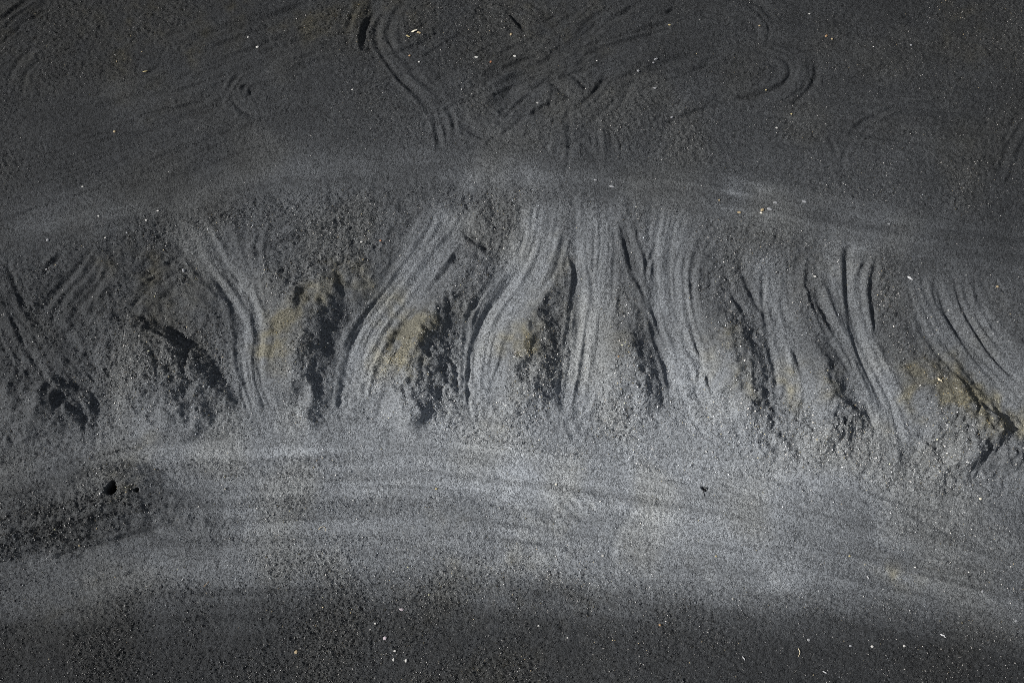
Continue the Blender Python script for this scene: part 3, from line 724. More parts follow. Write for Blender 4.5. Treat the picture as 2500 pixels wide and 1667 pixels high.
OCH = np.zeros_like(H)
for c, r, p, w_, a in ((0, 1, [(1830, 930), (1880, 760), (1990, 650), (2180, 570), (2350, 450)], .16, 1.0), (0, 1, [(1850, 900), (1860, 800)], .25, .8), (0, 1, [(2250, 400), (2400, 320), (2600, 240)], .25, .4), (1, 1, [(330, 880), (430, 780), (540, 700), (690, 670)], .22, 1.0),
                       (1, 1, [(360, 940), (480, 850), (620, 760)], .28, .5), (1, 1, [(1200, 950), (1230, 820), (1300, 700), (1420, 540)], .22, .75), (1, 1, [(1180, 850), (1380, 770)], .25, .4), (1, 1, [(1330, 280), (1560, 380)], .4, .25), (2, 1, [(280, 1040), (380, 1060)], .22, .8),
                       (2, 1, [(680, 960), (740, 1080), (780, 1180)], .14, 1.0), (2, 1, [(950, 1060), (1000, 1090), (1070, 1150)], .16, 1.0), (2, 1, [(1660, 1050), (1880, 1160), (2090, 1230), (2260, 1370), (2352, 1450)], .22, 1.4), (2, 1, [(1700, 950), (1880, 1060), (2060, 1180)], .35, .6),
                       (2, 1, [(1650, 1350), (1780, 1250), (1830, 1190)], .09, 1.0), (2, 1, [(1560, 1060), (1540, 1200), (1580, 1330)], .12, .6), (2, 1, [(1380, 1400), (1400, 1480)], .14, .7), (2, 1, [(250, 700), (300, 900)], .35, .4), (1, 1, [(150, 640), (330, 560), (420, 420)], .14, .3),
                       (0, 1, [(900, 560), (1200, 560), (1450, 520)], .35, .35), (0, 1, [(650, 400), (850, 280), (1100, 140)], .25, .35), (0, 0, [(700, 150), (1200, 120)], .9, .45), (0, 0, [(1500, 60), (1700, 30), (1760, 0)], .3, .8), (0, 0, [(2000, 110), (2352, 40)], .35, .7), (0, 0, [(1200, 260), (1500, 280)], .5, .4),
                       (1, 0, [(0, 40), (500, 20)], .5, .6), (1, 0, [(1100, 120), (1900, 60)], .8, .35), (1, 1, [(1060, 1350), (1120, 1400)], .18, .5), (0, 2, [(800, 100), (1000, 200)], .3, .4), (2, 2, [(1340, 740), (1560, 870)], .14, .5), (1, 2, [(200, 1250), (2000, 1250)], 1.4, .16),
                       (0, 0, [(-100, 100), (400, 60)], .7, .3), (2, 0, [(1700, 150), (2200, 250)], 1.2, .22), (0, 2, [(300, 1100), (800, 1000)], .3, .25), (1, 1, [(1900, 700), (1960, 900)], .25, .3), (2, 1, [(430, 1180), (480, 1120)], .2, .3), (2, 1, [(1040, 260), (900, 460)], .5, .2)):
    f = dist_field(smooth_line(at(C(c, r, p))), 5 * w_)
    if f is not None:
        s_, D, S, L = f
        env = np.clip(0.35 + np.minimum(S, L - S) / (0.3 * L), 0, 1)
        OCH[s_] += .8 * a * env * np.exp(-(D / (1.9 * w_ * (1 + .3 * WOB[s_]))) ** 2) * np.clip(1 + .3 * WOB[s_] + .3 * WOB2[s_], 0, 2)
OCH = np.clip(OCH * (0.72 + .2 * patch2 + .16 * WOB2), 0, 1.0)
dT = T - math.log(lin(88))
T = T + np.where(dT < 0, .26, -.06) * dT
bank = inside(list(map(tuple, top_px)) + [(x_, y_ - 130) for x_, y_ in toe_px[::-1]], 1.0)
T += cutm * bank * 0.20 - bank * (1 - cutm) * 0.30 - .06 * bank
T += 0.02 * OCH - 0.45 * DUG + 0.10 * lip  # shade of the dug face and its lit lip painted into the tone
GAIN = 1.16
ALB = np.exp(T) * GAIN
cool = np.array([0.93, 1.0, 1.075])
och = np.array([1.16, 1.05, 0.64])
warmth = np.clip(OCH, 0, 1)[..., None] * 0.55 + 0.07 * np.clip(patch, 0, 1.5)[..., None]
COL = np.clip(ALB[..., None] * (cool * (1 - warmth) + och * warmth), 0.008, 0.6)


# ------------------------------------------------------------------ materials
def mat_ground(name, stone=False):
    m = bpy.data.materials.new(name)
    m.use_nodes = True
    n, l = m.node_tree.nodes, m.node_tree.links
    b = n['Principled BSDF']
    at_ = n.new('ShaderNodeAttribute')
    at_.attribute_name = 'tint'
    geo = n.new('ShaderNodeNewGeometry')
    vo = n.new('ShaderNodeTexVoronoi')
    vo.inputs['Scale'].default_value = 42 if not stone else 60
    l.new(geo.outputs['Position'], vo.inputs['Vector'])
    wn = n.new('ShaderNodeTexNoise')
    wn.inputs['Scale'].default_value = 90
    wn.inputs['Detail'].default_value = 3
    l.new(geo.outputs['Position'], wn.inputs['Vector'])
    sep = n.new('ShaderNodeSeparateColor')
    l.new(vo.outputs['Color'], sep.inputs[0])
    mr = n.new('ShaderNodeMapRange')
    mr.inputs['To Min'].default_value = 0.4 if not stone else 0.85
    mr.inputs['To Max'].default_value = 1.6 if not stone else 1.15
    l.new(sep.outputs[0], mr.inputs['Value'])
    mx = n.new('ShaderNodeMix')
    mx.data_type = 'RGBA'
    mx.blend_type = 'MULTIPLY'
    mx.inputs['Factor'].default_value = 1
    l.new(at_.outputs['Color'], mx.inputs['A'])
    l.new(mr.outputs[0], mx.inputs['B'])
    l.new(mx.outputs['Result'], b.inputs['Base Color'])
    bp = n.new('ShaderNodeBump')
    bp.inputs['Strength'].default_value = 0.8 if not stone else 0.3
    bp.inputs['Distance'].default_value = 0.012
    ad = n.new('ShaderNodeMath')
    ad.operation = 'SUBTRACT'
    l.new(wn.outputs[0], ad.inputs[0])
    l.new(vo.outputs['Distance'], ad.inputs[1])
    l.new(ad.outputs[0], bp.inputs['Height'])
    l.new(bp.outputs[0], b.inputs['Normal'])
    b.inputs['Roughness'].default_value = 0.85 if not stone else 0.4
    b.inputs['Specular IOR Level'].default_value = 0.2 if not stone else 0.5
    return m


M_GROUND = mat_ground('dark gravel ground')
M_STONE = mat_ground('gravel stones', True)


def mat_plain(name, col, rough=0.7, var=0.35, scale=40):
    m = bpy.data.materials.new(name)
    m.use_nodes = True
    n, l = m.node_tree.nodes, m.node_tree.links
    b = n['Principled BSDF']
    tc = n.new('ShaderNodeTexCoord')
    wn = n.new('ShaderNodeTexNoise')
    wn.inputs['Scale'].default_value = scale
    wn.inputs['Detail'].default_value = 4
    l.new(tc.outputs['Object'], wn.inputs['Vector'])
    cr = n.new('ShaderNodeValToRGB')
    cr.color_ramp.elements[0].position = 0.3
    cr.color_ramp.elements[1].position = 0.7
    cr.color_ramp.elements[0].color = (*[c * (1 - var) for c in col], 1)
    cr.color_ramp.elements[1].color = (*[min(1, c * (1 + var)) for c in col], 1)
    l.new(wn.outputs[0], cr.inputs[0])
    l.new(cr.outputs[0], b.inputs['Base Color'])
    b.inputs['Roughness'].default_value = rough
    bp = n.new('ShaderNodeBump')
    bp.inputs['Strength'].default_value = 0.4
    bp.inputs['Distance'].default_value = 0.004
    l.new(wn.outputs[0], bp.inputs['Height'])
    l.new(bp.outputs[0], b.inputs['Normal'])
    return m


# ------------------------------------------------------------------ cut the sheet into the pieces one would name
REG = []          # (polygon, name, label, category or None, kind)
G0 = [(-3000, -3000)]
PIECES = []


def piece(mask_poly, name, label, cat=None, kind='structure', group=None):
    PIECES.append((mask_poly, name, label, cat, kind, group))


piece(list(map(tuple, top_px)) + list(map(tuple, toe_px[::-1])), 'embankment', 'rutted gravel bank between the upper road and the lower road')
piece(UR_A + UR_B[::-1], 'upper_road', 'dusty packed road curving across the top of the rutted bank')
piece([(-400, 1130)] + [(a, b - 60) for a, b in LR_A] + [(2900, 1420), (2900, 1640)] + LR_B[::-1] + [(-400, 1480)], 'lower_road', 'pale dusty gravel road along the foot of the bank')
piece([(-400, 1480)] + [(a, b) for a, b in LR_B] + [(2900, 1640), (2900, 2200), (-400, 2200)], 'gravel_verge', 'dark gravel below the lower road')
mg = 'gravel heaps between the wheel tracks'
piece(C(0, 1, [(850, 700), (1080, 730), (1300, 830), (1500, 960), (1620, 1150), (1680, 1330), (1400, 1400), (1100, 1360), (900, 1180), (780, 950)]), 'gravel_heap', 'broad grey gravel heap left of all the others, its right flank in black shadow', 'gravel heap', 'thing', mg)
piece(C(0, 1, [(1830, 930), (1880, 760), (1990, 640), (2200, 540), (2400, 440), (2590, 420), (2560, 560), (2450, 760), (2400, 1000), (2300, 1150), (1950, 1180), (1840, 1060)]), 'gravel_heap', 'gravel heap with a curved ochre rim and the widest black shadow on its right', 'gravel heap', 'thing', mg)
piece(C(1, 1, [(330, 880), (420, 760), (540, 680), (700, 600), (840, 480), (930, 520), (870, 640), (850, 900), (830, 1150), (600, 1200), (330, 1120)]), 'gravel_heap', 'gravel heap with a cracked yellowish face, second heap right of the broad grey one', 'gravel heap', 'thing', mg)
piece(C(1, 1, [(1160, 950), (1200, 780), (1300, 640), (1420, 540), (1560, 600), (1550, 960), (1500, 1120), (1300, 1150), (1180, 1100)]), 'gravel_heap', 'narrow gravel heap with speckled black shadow left of the straightest wheel track', 'gravel heap', 'thing', mg)
piece(C(1, 1, [(1880, 1100), (1870, 850), (1930, 660), (2070, 580), (2120, 680), (2200, 880), (2270, 1100), (2270, 1220), (2000, 1250)]), 'gravel_heap', 'wedge shaped grey gravel heap bounded right by a crisp dark rut line', 'gravel heap', 'thing', mg)
piece(C(2, 1, [(240, 1000), (300, 820), (450, 740), (570, 800), (630, 1000), (640, 1260), (480, 1330), (300, 1250)]), 'gravel_heap', 'low sandy gravel heap just below the row of footprints', 'gravel heap', 'thing', mg)
piece(C(2, 1, [(860, 1080), (940, 960), (1020, 900), (1130, 1040), (1230, 1200), (1260, 1380), (1150, 1480), (930, 1440), (850, 1250)]), 'gravel_heap', 'lumpy gravel heap with an ochre crest and black right flank beside the longest track', 'gravel heap', 'thing', mg)
piece(C(2, 1, [(1620, 1380), (1720, 1260), (1860, 1180), (2080, 1230), (2280, 1380), (2420, 1560), (2400, 1700), (2000, 1700), (1700, 1620)]), 'gravel_heap', 'rounded grey gravel heap under a long ochre streak near the right edge', 'gravel heap', 'thing', mg)
piece(dug_poly, 'dug_face', 'dark lumpy dug gravel face with a black hole at its top edge', 'dug gravel', 'thing')
tl = {'A': ('curved wheel track left of the ochre rimmed heap', 34), 'B': ('wheel track slanting down to the left from the top of the bank', 42), 'C': ('wheel track of many bright ridges bending left down the bank', 48),
      'D': ('straight wheel track running directly down the middle of the bank', 44), 'E': ('wheel track fed by a Y shaped fork of ruts', 46), 'F': ('faint pair of narrow ruts crossed by footprints', 40), 'G': ('long bright wheel track reaching the lower road in a fan', 56), 'H': ('wide wheel track slanting off the right edge', 72)}
for k, (lb, hw) in tl.items():
    piece(corridor(k, hw), 'wheel_track', lb)

ID = np.zeros((NY, NX), int)
order = list(range(4)) + list(range(13, 13 + len(tl))) + list(range(4, 13))
for k in order:
    m = inside(PIECES[k][0], 0) > 0.5
    ID[m] = k + 1
fid = ID[:-1, :-1]
vid = np.arange(NX * NY).reshape(NY, NX)
quads = np.stack([vid[:-1, :-1], vid[:-1, 1:], vid[1:, 1:], vid[1:, :-1]], -1)
# vertex normals of the whole sheet, shared by the pieces so that no seam shows
dHx = np.gradient(H, xs, axis=1)
dHy = np.gradient(H, ys, axis=0)
NRM = np.stack([-dHx, -dHy, np.ones_like(H)], -1)
NRM /= np.linalg.norm(NRM, axis=-1, keepdims=True)
V = np.stack([X, Y, H], -1).reshape(-1, 3)
NF = NRM.reshape(-1, 3)
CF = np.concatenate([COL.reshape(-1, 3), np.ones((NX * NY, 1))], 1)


def build_mesh(name, v, f, tint, mat, smooth=True, nrm=None):
    me = bpy.data.meshes.new(name)
    k = f.shape[1]
    me.vertices.add(len(v))
    me.vertices.foreach_set('co', v.astype(np.float32).ravel())
    me.loops.add(f.size)
    me.loops.foreach_set('vertex_index', f.astype(np.int32).ravel())
    me.polygons.add(len(f))
    me.polygons.foreach_set('loop_start', np.arange(0, f.size, k, dtype=np.int32))
    me.update(calc_edges=True)
    me.polygons.foreach_set('use_smooth', np.full(len(f), smooth))
    if tint is not None:
        a = me.attributes.new('tint', 'FLOAT_COLOR', 'POINT')
        a.data.foreach_set('color', tint.astype(np.float32).ravel())
    me.materials.append(mat)
    if nrm is not None:
        me.normals_split_custom_set_from_vertices(nrm.astype(np.float32))
    me.validate()
    ob = bpy.data.objects.new(name, me)
    scene.collection.objects.link(ob)
    return ob


def tag(o, label=None, cat=None, kind=None, group=None):
    if label:
        o['label'] = label
    if cat:
        o['category'] = cat
    if kind and kind != 'thing':
        o['kind'] = kind
    if group:
        o['group'] = group
    return o


for k in [-1] + order:
    q = quads[fid == k + 1]
    if not len(q):
        continue
    used, inv = np.unique(q, return_inverse=True)
    f = inv.reshape(q.shape)
    if k < 0:
        nm, lb, ct, kd, gp = 'ground', 'dark gravel yard with looping tyre marks above the upper road', None, 'structure', None
    else:
        _, nm, lb, ct, kd, gp = PIECES[k]
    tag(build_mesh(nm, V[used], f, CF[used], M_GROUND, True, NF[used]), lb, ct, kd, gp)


def ground_z(x, y, A=None):
    A = H if A is None else A
    j = np.clip(np.searchsorted(xs, x) - 1, 0, NX - 2)
    i = np.clip(np.searchsorted(ys, y) - 1, 0, NY - 2)
    u = (x - xs[j]) / (xs[j + 1] - xs[j])
    v = (y - ys[i]) / (ys[i + 1] - ys[i])
    if A.ndim == 3:
        u, v = u[:, None], v[:, None]
    return (A[i, j] * (1 - u) + A[i, j + 1] * u) * (1 - v) + (A[i + 1, j] * (1 - u) + A[i + 1, j + 1] * u) * v


# ------------------------------------------------------------------ loose stones lying on the ground: one mass
def scatter(n, smin, smax, ring, topn, seed):
    r = np.random.default_rng(seed)
    keep_x, keep_y = [], []
    got = 0
    while got < n:
        x = r.uniform(-14.9, 14.9, n)
        y = r.uniform(-9.0, 11.0, n)
        ok = np.abs(x) < 11.6 + (y + 9) * 0.165
        lo = ground_z(x, y, LOOSE)
        co = ground_z(x, y, coarse)
        ok &= r.uniform(0, 1, n) < np.clip(0.04 + 0.66 * lo ** 2 * (1 + .6 * co), 0.03, 1)
        keep_x.append(x[ok])
        keep_y.append(y[ok])
        got += ok.sum()
    x, y = np.concatenate(keep_x)[:n], np.concatenate(keep_y)[:n]
    z = ground_z(x, y)
    co = ground_z(x, y, coarse)
    s = smin + (smax - smin) * r.beta(1.3, 3.6, n)
    s *= (0.85 + 0.45 * np.clip(co, 0, 1.6)) * np.clip(1.12 - 0.02 * (y + 8), .75, 1.2)
    el = r.uniform(0.75, 1.3, n)
    ang = r.uniform(0, 2 * math.pi, n)
    tilt = r.normal(0, .28, (n, 2))
    vs_ = []
    hgt = s * r.uniform(.35, .8, n)

    def ringv(m, rad, zz, off):
        out = []
        for k in range(m):
            t = 2 * math.pi * (k + off) / m + r.uniform(-.3, .3, n)
            rr = rad * r.uniform(.75, 1.2, n)
            out.append(np.stack([rr * np.cos(t) * el, rr * np.sin(t) / el, zz * np.ones(n)], 1))
        return out
    vs_ += ringv(ring, s * .5, -0.25 * s, 0)
    if topn > 1:
        vs_ += ringv(topn, s * .33, hgt, .3)
    else:
        vs_ += [np.stack([s * r.normal(0, .1, n), s * r.normal(0, .1, n), hgt], 1)]
    P = np.stack(vs_, 1)
    P[..., 2] += P[..., 0] * tilt[:, :1] + P[..., 1] * tilt[:, 1:]
    ca, sa = np.cos(ang)[:, None], np.sin(ang)[:, None]
    px, py = P[..., 0] * ca - P[..., 1] * sa, P[..., 0] * sa + P[..., 1] * ca
    P = np.stack([px + x[:, None], py + y[:, None], P[..., 2] + z[:, None]], -1)
    c = ground_z(x, y, COL)
    och_ = ground_z(x, y, OCH)
    mult = np.exp(r.normal(0.0, .62, n))
    c = c * mult[:, None]
    lum = c.mean(1)
    white = r.uniform(0, 1, n) < 0.085
    c[white] = np.clip(lum[white, None] * r.uniform(1.6, 4.0, (white.sum(), 1)) + r.uniform(.03, .34, (white.sum(), 1)) * .9, .06, .75) * np.array([1.03, 1.0, .95])
    tan_ = r.uniform(0, 1, n) < 0.03 + .28 * np.clip(och_, 0, 1)
    c[tan_] *= np.array([1.3, 1.1, .72])
    c = np.clip(c, .006, .7)
    tris = []
    if topn == 1:
        for k in range(ring):
            tris.append((k, (k + 1) % ring, ring))
    else:
        a = 0
        # stitch two rings of different counts
        ti, bi = 0, 0
        while ti < topn or bi < ring:
            if bi < ring and (ti >= topn or (bi + 1) / ring <= (ti + 1 + .3) / topn):
                tris.append((bi % ring, (bi + 1) % ring, ring + ti % topn))
                bi += 1
            else:
                tris.append((bi % ring, ring + (ti + 1) % topn, ring + ti % topn))
                ti += 1
        for k in range(1, topn - 1):
            tris.append((ring, ring + k, ring + k + 1))
    tr = np.array(tris)
    nv = P.shape[1]
    F = (tr[None] + (np.arange(n) * nv)[:, None, None]).reshape(-1, 3)
    cc = np.repeat(np.concatenate([c, np.ones((n, 1))], 1), nv, 0)
    return P.reshape(-1, 3), F, cc


a = scatter(40000, .020, .056, 5, 3, 3)
b = scatter(235000, .015, .042, 4, 1, 4)
P = np.vstack([a[0], b[0]])
F = np.vstack([a[1], b[1] + len(a[0])])
Cc = np.vstack([a[2], b[2]])
gv = build_mesh('gravel', P, F, Cc, M_STONE, False)
tag(gv, 'loose dark gravel stones strewn over the whole ground', 'gravel', 'stuff')

# ------------------------------------------------------------------ single pieces that stand out
MATS = {
    'white': mat_plain('white limestone', (.40, .395, .375)), 'pale': mat_plain('pale grey stone', (.20, .205, .215)), 'grey': mat_plain('grey stone', (.19, .195, .2)),
    'tan': mat_plain('tan stone', (.28, .22, .13)), 'orange': mat_plain('orange stone', (.26, .16, .08)), 'rust': mat_plain('rusty stone', (.28, .12, .06)), 'yellow': mat_plain('yellow stone', (.32, .27, .14)),
    'black': mat_plain('black slag', (.012, .012, .013), .5), 'mauve': mat_plain('mauve stone', (.33, .29, .31)), 'wood': mat_plain('bleached wood', (.52, .46, .33), .8, .3, 60), 'brown': mat_plain('brown wood', (.30, .21, .12), .8, .3, 60),
    'shard': mat_plain('white shard', (.45, .455, .46), .45), 'cream': mat_plain('cream wood', (.62, .58, .47), .8, .25, 60)}


def place(px, py):
    (x, y), = at([(px, py)])
    for _ in range(8):
        zz = float(ground_z(np.array([x]), np.array([y]))[0])
        x, y = (float(q) for q in ray_to_z(px, py, zz))
    return x, y, float(ground_z(np.array([x]), np.array([y]))[0])


def mesh_obj(name, verts, faces, mat, loc, rotz):
    me = bpy.data.meshes.new(name)
    me.from_pydata([tuple(v) for v in verts], [], [tuple(f) for f in faces])
    me.update()
    me.materials.append(MATS[mat])
    o = bpy.data.objects.new(name, me)
    o.location = loc
    o.rotation_euler = (0, 0, rotz)
    scene.collection.objects.link(o)
    return o


import bmesh


def stone(name, px, py, size, mat, label, aspect=1.3, ang=0, flat=.6, rough=.16):
    """size in sheet units (about a centimetre each)"""
    r = np.random.default_rng(int(px * 31 + py))
    bm = bmesh.new()
    bmesh.ops.create_icosphere(bm, subdivisions=2, radius=1)
    planes = r.standard_normal((9, 3))
    planes /= np.linalg.norm(planes, axis=1)[:, None]
    cut = r.uniform(.62, .95, 9)
    for v in bm.verts:
        p = np.array(v.co)
        for n_, c_ in zip(planes, cut):
            d = p @ n_
            if d > c_:
                p = p - n_ * (d - c_)
        p = p * (1 + rough * .3 * r.standard_normal())
        v.co = p
    s = size * .0085 / 2
    k = math.sqrt(aspect)
    vs_ = [(v.co.x * s * k, v.co.y * s / k, v.co.z * s * flat + s * flat * .45) for v in bm.verts]
    fs = [[v.index for v in f.verts] for f in bm.faces]
    bm.free()
    x, y, z = place(px, py)
    return tag(mesh_obj(name, vs_, fs, mat, (x, y, z + .004), math.radians(ang)), label, 'stone')


def chip(name, px, py, length, width, mat, label, cat, ang=0, thick=.18):
    """a splinter or flat shard: a tapered, slightly bowed slab with ragged ends"""
    r = np.random.default_rng(int(px * 17 + py))
    n = 7
    L, W_ = length * .0102, width * .0102
    t = np.linspace(-.5, .5, n)
    prof = np.array([.35, .8, 1, .95, .85, .6, .2]) * r.uniform(.8, 1.15, n)
    bow = .06 * L * np.cos(t * math.pi) + .01 * L * r.standard_normal(n)
    vs_, fs = [], []
    for i in range(n):
        hw = W_ * .5 * prof[i]
        th = W_ * thick * (.6 + .4 * prof[i])
        off = W_ * .12 * r.standard_normal()
        for yy, zz in ((-hw, 0), (hw, 0), (hw * .8, th), (-hw * .8, th)):
            vs_.append((t[i] * L, yy + off, zz + bow[i] * .5 + .01))
    for i in range(n - 1):
        for k in range(4):
            a_, b_ = i * 4 + k, i * 4 + (k + 1) % 4
            fs.append((a_, b_, b_ + 4, a_ + 4))
    fs += [(0, 3, 2, 1), ((n - 1) * 4, (n - 1) * 4 + 1, (n - 1) * 4 + 2, (n - 1) * 4 + 3)]
    x, y, z = place(px, py)
    return tag(mesh_obj(name, vs_, fs, mat, (x, y, z + .012), math.radians(ang)), label, cat)


def twig(name, px, py, pts, rad, mat, label):
    """a bent dry twig; pts are offsets in sheet units"""
    q = smooth_line(np.array([(a * .0102, -b * .0102) for a, b in pts]), .02)
    n = len(q)
    vs_, fs = [], []
    for i in range(n):
        tt = q[min(i + 1, n - 1)] - q[max(i - 1, 0)]
        tt = tt / (np.linalg.norm(tt) + 1e-9)
        nn = np.array([-tt[1], tt[0]])
        rr = rad * .0102 * (1 - .6 * i / n)
        for k in range(6):
            a_ = 2 * math.pi * k / 6
            vs_.append((q[i][0] + nn[0] * rr * math.cos(a_), q[i][1] + nn[1] * rr * math.cos(a_), rr * math.sin(a_) + rr + .012 * math.sin(i * .5)))
    for i in range(n - 1):
        for k in range(6):
            fs.append((i * 6 + k, i * 6 + (k + 1) % 6, (i + 1) * 6 + (k + 1) % 6, (i + 1) * 6 + k))
    fs += [tuple(range(5, -1, -1)), tuple(range((n - 1) * 6, n * 6))]
    x, y, z = place(px, py)
    return tag(mesh_obj(name, vs_, fs, mat, (x, y, z + .015), 0), label, 'twig')


chip('wood_splinter', 1012, 77, 17, 4.5, 'cream', 'cream forked wood splinter beside the tan wood scrap on the upper yard', 'splinter', 30)
chip('wood_scrap', 1023, 82, 11, 5.5, 'tan', 'tan scrap of wood lying right of the cream splinter', 'scrap', -5, .3)
chip('wood_chip', 996, 90, 10, 4.5, 'yellow', 'yellow wood chip below left of the cream splinter', 'wood chip', -10)
chip('wood_chip', 2294, 928, 14, 5, 'wood', 'pale yellow pointed wood chip on the ochre streaked slope at right', 'wood chip', -42)
chip('white_shard', 2221, 680, 14, 6, 'shard', 'bright white broken shard at the top of the bank on the right', 'shard', -40)
chip('white_shard', 2302, 1551, 14, 4, 'shard', 'bent white shard on dark gravel near the lower right corner', 'shard', -30)
chip('white_shard', 2118, 1409, 9, 3, 'shard', 'small white sliver on the pale lower road at right', 'shard', -65)
chip('white_shard', 1815, 1606, 10, 3, 'shard', 'upright white sliver on the dark gravel at bottom right of centre', 'shard', -55)
chip('white_shard', 2013, 1640, 10, 3, 'shard', 'white sliver nearest the bottom edge', 'shard', -25)
chip('straw_piece', 355, 176, 12, 3, 'yellow', 'short yellow straw on the dark yard at upper left', 'straw', 10)
twig('twig', 789, 1288, [(-10, 4), (-3, -2), (4, -1), (6, 8)], .8, 'wood', 'thin bent dry twig on the gravel right of the dug face')
twig('twig', 505, 1425, [(-6, 6), (0, 0), (5, -6)], .7, 'brown', 'tiny straight twig below the dug face')
twig('twig', 1951, 1592, [(-2, -9), (1, 0), (-3, 9)], .8, 'wood', 'pale twig on the dark gravel at lower right')
twig('burnt_stick', 1720, 1197, [(6, -7), (1, -2), (-3, 2), (-2, 7), (-2, 14)], 1.5, 'black', 'black burnt stick at the foot of the bank right of centre')
S = stone
S('stone', 449, 661, 11, 'pale', 'round pale stone alone with a long shadow above the broad grey heap', 1.05, 0, .9)
S('stone', 117, 586, 10, 'pale', 'smooth pale grey stone on the road at the left edge', 1.2, 20)
S('stone', 310, 569, 6, 'pale', 'small pale stone at the upper rim of the bank on the left', 1.1)
S('stone', 257, 581, 6, 'white', 'small white stone between two pale stones on the left road', 1.2)
S('stone', 280, 322, 8, 'tan', 'tan stone alone on the dark yard at left', 1.1)
S('stone', 629, 116, 9, 'white', 'bright white stone on the yard at upper left of centre', 1.5, 15)
S('stone', 606, 92, 6, 'white', 'small white stone just above left of the bright white one', 1.1)
S('stone', 386, 515, 7, 'white', 'white stone at the left road edge, upper of two', 1.4)
S('stone', 357, 538, 8, 'white', 'white stone at the left road edge, lower of two', 1.3, -20)
S('stone', 241, 528, 6, 'white', 'white stone on the left road left of the pair', 1.2)
S('stone', 202, 456, 6, 'white', 'white pebble on the left road farthest up', 1.2)
S('stone', 1163, 141, 10, 'white', 'flat white stone on the yard, left of two in line', 1.9, 5)
S('stone', 1257, 138, 9, 'white', 'flat white stone on the yard, right of two in line', 1.7, 0)
S('stone', 1000, 137, 7, 'orange', 'orange stone below the wood splinter', 1.3)
S('stone', 1248, 85, 9, 'tan', 'tan stone above the right flat white stone', 1.3, 40)
S('stone', 1198, 152, 7, 'rust', 'rusty stone just below the two flat white stones', 1.4, 60)
S('stone', 1602, 145, 10, 'pale', 'pale grey stone among the loops right of centre at top', 1.8, 20)
S('stone', 1595, 154, 7, 'pale', 'smaller pale stone touching the pale grey one among the loops', 1.4)
S('stone', 1558, 174, 8, 'pale', 'pale grey stone left of the pale pair among the loops', 1.1)
S('stone', 1599, 216, 9, 'grey', 'flat grey stone below the pale pair among the loops', 1.8)
S('stone', 1640, 287, 9, 'pale', 'pale stone on the yard below the loops', 1.4, 30)
S('stone', 1634, 62, 7, 'yellow', 'yellow stone near the top edge right of centre', 1.7)
S('stone', 1457, 149, 5, 'white', 'small white stone in the middle of the radiating ruts', 1.1)
S('stone', 1312, 252, 6, 'white', 'small white stone in the churned patch at top centre', 1.2)
S('stone', 1127, 219, 5, 'white', 'small white stone left of the churned patch', 1.1)
S('stone', 860, 220, 6, 'white', 'small white stone left of the curving double track', 1.2)
S('stone', 1023, 152, 6, 'white', 'white pebble inside the bend of the double track', 1.3)
S('stone', 1454, 440, 8, 'pale', 'pale stone on the upper road, left of two in the middle', 1.4, -30)
S('stone', 1493, 456, 11, 'pale', 'flat pale stone on the upper road, right of two in the middle', 1.8, -10, .35)
S('stone', 1854, 64, 7, 'tan', 'tan stone near the top edge at right', 1.3)
S('stone', 2017, 89, 9, 'orange', 'orange stone on the dark yard at upper right', 1.3, 40)
S('stone', 2031, 96, 7, 'tan', 'tan stone just right of the orange one at upper right', 1.2)
S('stone', 1976, 35, 6, 'white', 'white stone nearest the top edge at right', 1.2)
S('stone', 1896, 313, 7, 'white', 'bright white pebble on the yard above the pale dust smears', 1.2)
S('stone', 1932, 279, 6, 'yellow', 'yellow pebble just above the bright white pebble', 1.1)
S('stone', 1870, 220, 6, 'yellow', 'yellow pebble inside the U turn loop at right', 1.1)
S('stone', 2224, 111, 7, 'pale', 'pale stone high on the dark yard at far right', 1.3)
S('stone', 1861, 513, 11, 'tan', 'broken tan stone on the road below the dust smears', 1.3, 20)
S('stone', 1858, 520, 7, 'cream', 'cream stone touching the broken tan stone', 1.5, -20)
S('stone', 1879, 511, 12, 'pale', 'long pale stone right of the broken tan stone', 1.9, -15, .4)
S('stone', 1804, 519, 10, 'tan', 'flat tan stone left of the broken tan stone', 1.9, 0, .4)
S('stone', 1893, 495, 10, 'pale', 'flat pale stone above the long pale stone', 2.0, 0, .4)
S('stone', 1756, 489, 6, 'tan', 'small tan stone at the left end of the dust smears', 1.2)
S('stone', 1964, 493, 10, 'pale', 'flat pale stone on the road right of the dust smears', 2.1, -10, .35)
S('stone', 2170, 548, 7, 'pale', 'small pale stone in the middle of the right road', 1.5)
S('stone', 340, 820, 7, 'white', 'white stone on the crest of the broad grey heap', 1.4)
S('stone', 883, 591, 7, 'white', 'white stone high on the bank left of the slanting track', 1.5, 10)
S('stone', 929, 588, 6, 'rust', 'reddish stone right of the white stone high on the bank', 1.2)
S('stone', 1510, 870, 6, 'orange', 'orange pebble on the wedge shaped heap', 1.1)
S('stone', 1989, 675, 8, 'white', 'white stone at the top of the longest track', 1.8, -5)
S('stone', 2434, 700, 8, 'tan', 'tan stone on the road near the right edge', 1.4)
S('stone', 2425, 815, 7, 'pale', 'pale stone beside the wide track near the right edge', 1.2)
S('stone', 2315, 758, 5, 'white', 'white pebble inside the wide track at right', 1.1)
S('stone', 394, 1432, 7, 'black', 'black stone on the grey gravel below the dug face', 1.2)
S('stone', 35, 1466, 7, 'black', 'black stone near the left edge below the dug face', 1.1)
S('stone', 197, 1492, 10, 'black', 'black lump at the lower left edge of the dark gravel', 1.8, 15)
S('stone', 723, 1591, 10, 'tan', 'tan stone on the dark gravel at lower left', 1.2, 60)
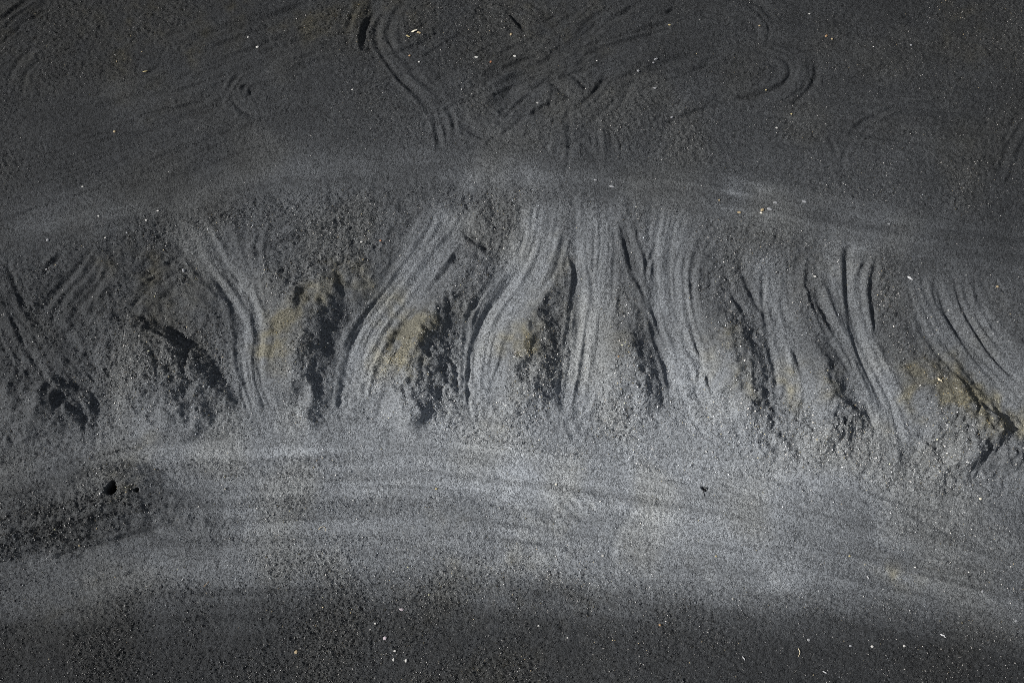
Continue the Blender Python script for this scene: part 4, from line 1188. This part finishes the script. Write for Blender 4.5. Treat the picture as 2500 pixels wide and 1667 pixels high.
S('stone', 980, 1487, 11, 'mauve', 'flat mauve stone at the upper edge of the dark gravel', 1.6, -15, .4)
S('stone', 940, 1557, 11, 'mauve', 'dull mauve stone below left of the flat mauve one', 1.2, 20, .4)
S('stone', 1315, 1527, 6, 'white', 'white stone on the dark gravel below the lower road, middle', 1.2)
S('stone', 1386, 1556, 6, 'white', 'white stone right of the middle one on the dark gravel', 1.3)
S('stone', 1611, 1525, 7, 'orange', 'orange stone on the dark gravel right of centre', 1.3)
S('stone', 991, 1612, 9, 'white', 'white upright stone near the bottom edge, rightmost of three', 1.5, 70)
S('stone', 961, 1609, 8, 'white', 'white upright stone near the bottom edge, middle of three', 1.5, 80)
S('stone', 964, 1588, 7, 'white', 'white stone near the bottom edge, uppermost of three', 1.3)
S('stone', 916, 1521, 6, 'white', 'white pebble left of the flat mauve stone', 1.2)
S('stone', 1065, 1193, 7, 'yellow', 'yellow stone on the pale lower road, centre left', 1.2)
S('stone', 1471, 1356, 7, 'white', 'white stone on the lower road below the pale dust marks', 1.3)
S('stone', 1358, 1182, 6, 'cream', 'cream stone at the foot of the straight wheel track', 1.2)
S('stone', 1974, 1561, 9, 'grey', 'grey stone on the dark gravel, leftmost of four at right', 1.3, -40)
S('stone', 2076, 1576, 8, 'pale', 'pale stone on the dark gravel, second of four at right', 1.3, 30)
S('stone', 2129, 1577, 8, 'white', 'whitish stone on the dark gravel, third of four at right', 1.3, -20)
S('stone', 2207, 1576, 7, 'white', 'whitish stone on the dark gravel, rightmost of four at right', 1.2)
S('stone', 2480, 1515, 8, 'pale', 'pale stone at the lower right edge of the picture', 1.4)
S('stone', 2398, 1443, 8, 'pale', 'pale stone on the lower road near the right edge', 1.3, 40)
S('stone', 2074, 1357, 6, 'yellow', 'yellow pebble on the lower road at right', 1.2)
S('stone', 1748, 1357, 6, 'yellow', 'yellow pebble on the lower road right of centre', 1.2)
S('stone', 2393, 1217, 8, 'cream', 'cream stone at the foot of the rounded heap on the right', 1.3)
print('GRID', NX, NY, 'TRIS', 2 * (NX - 1) * (NY - 1) + len(F))
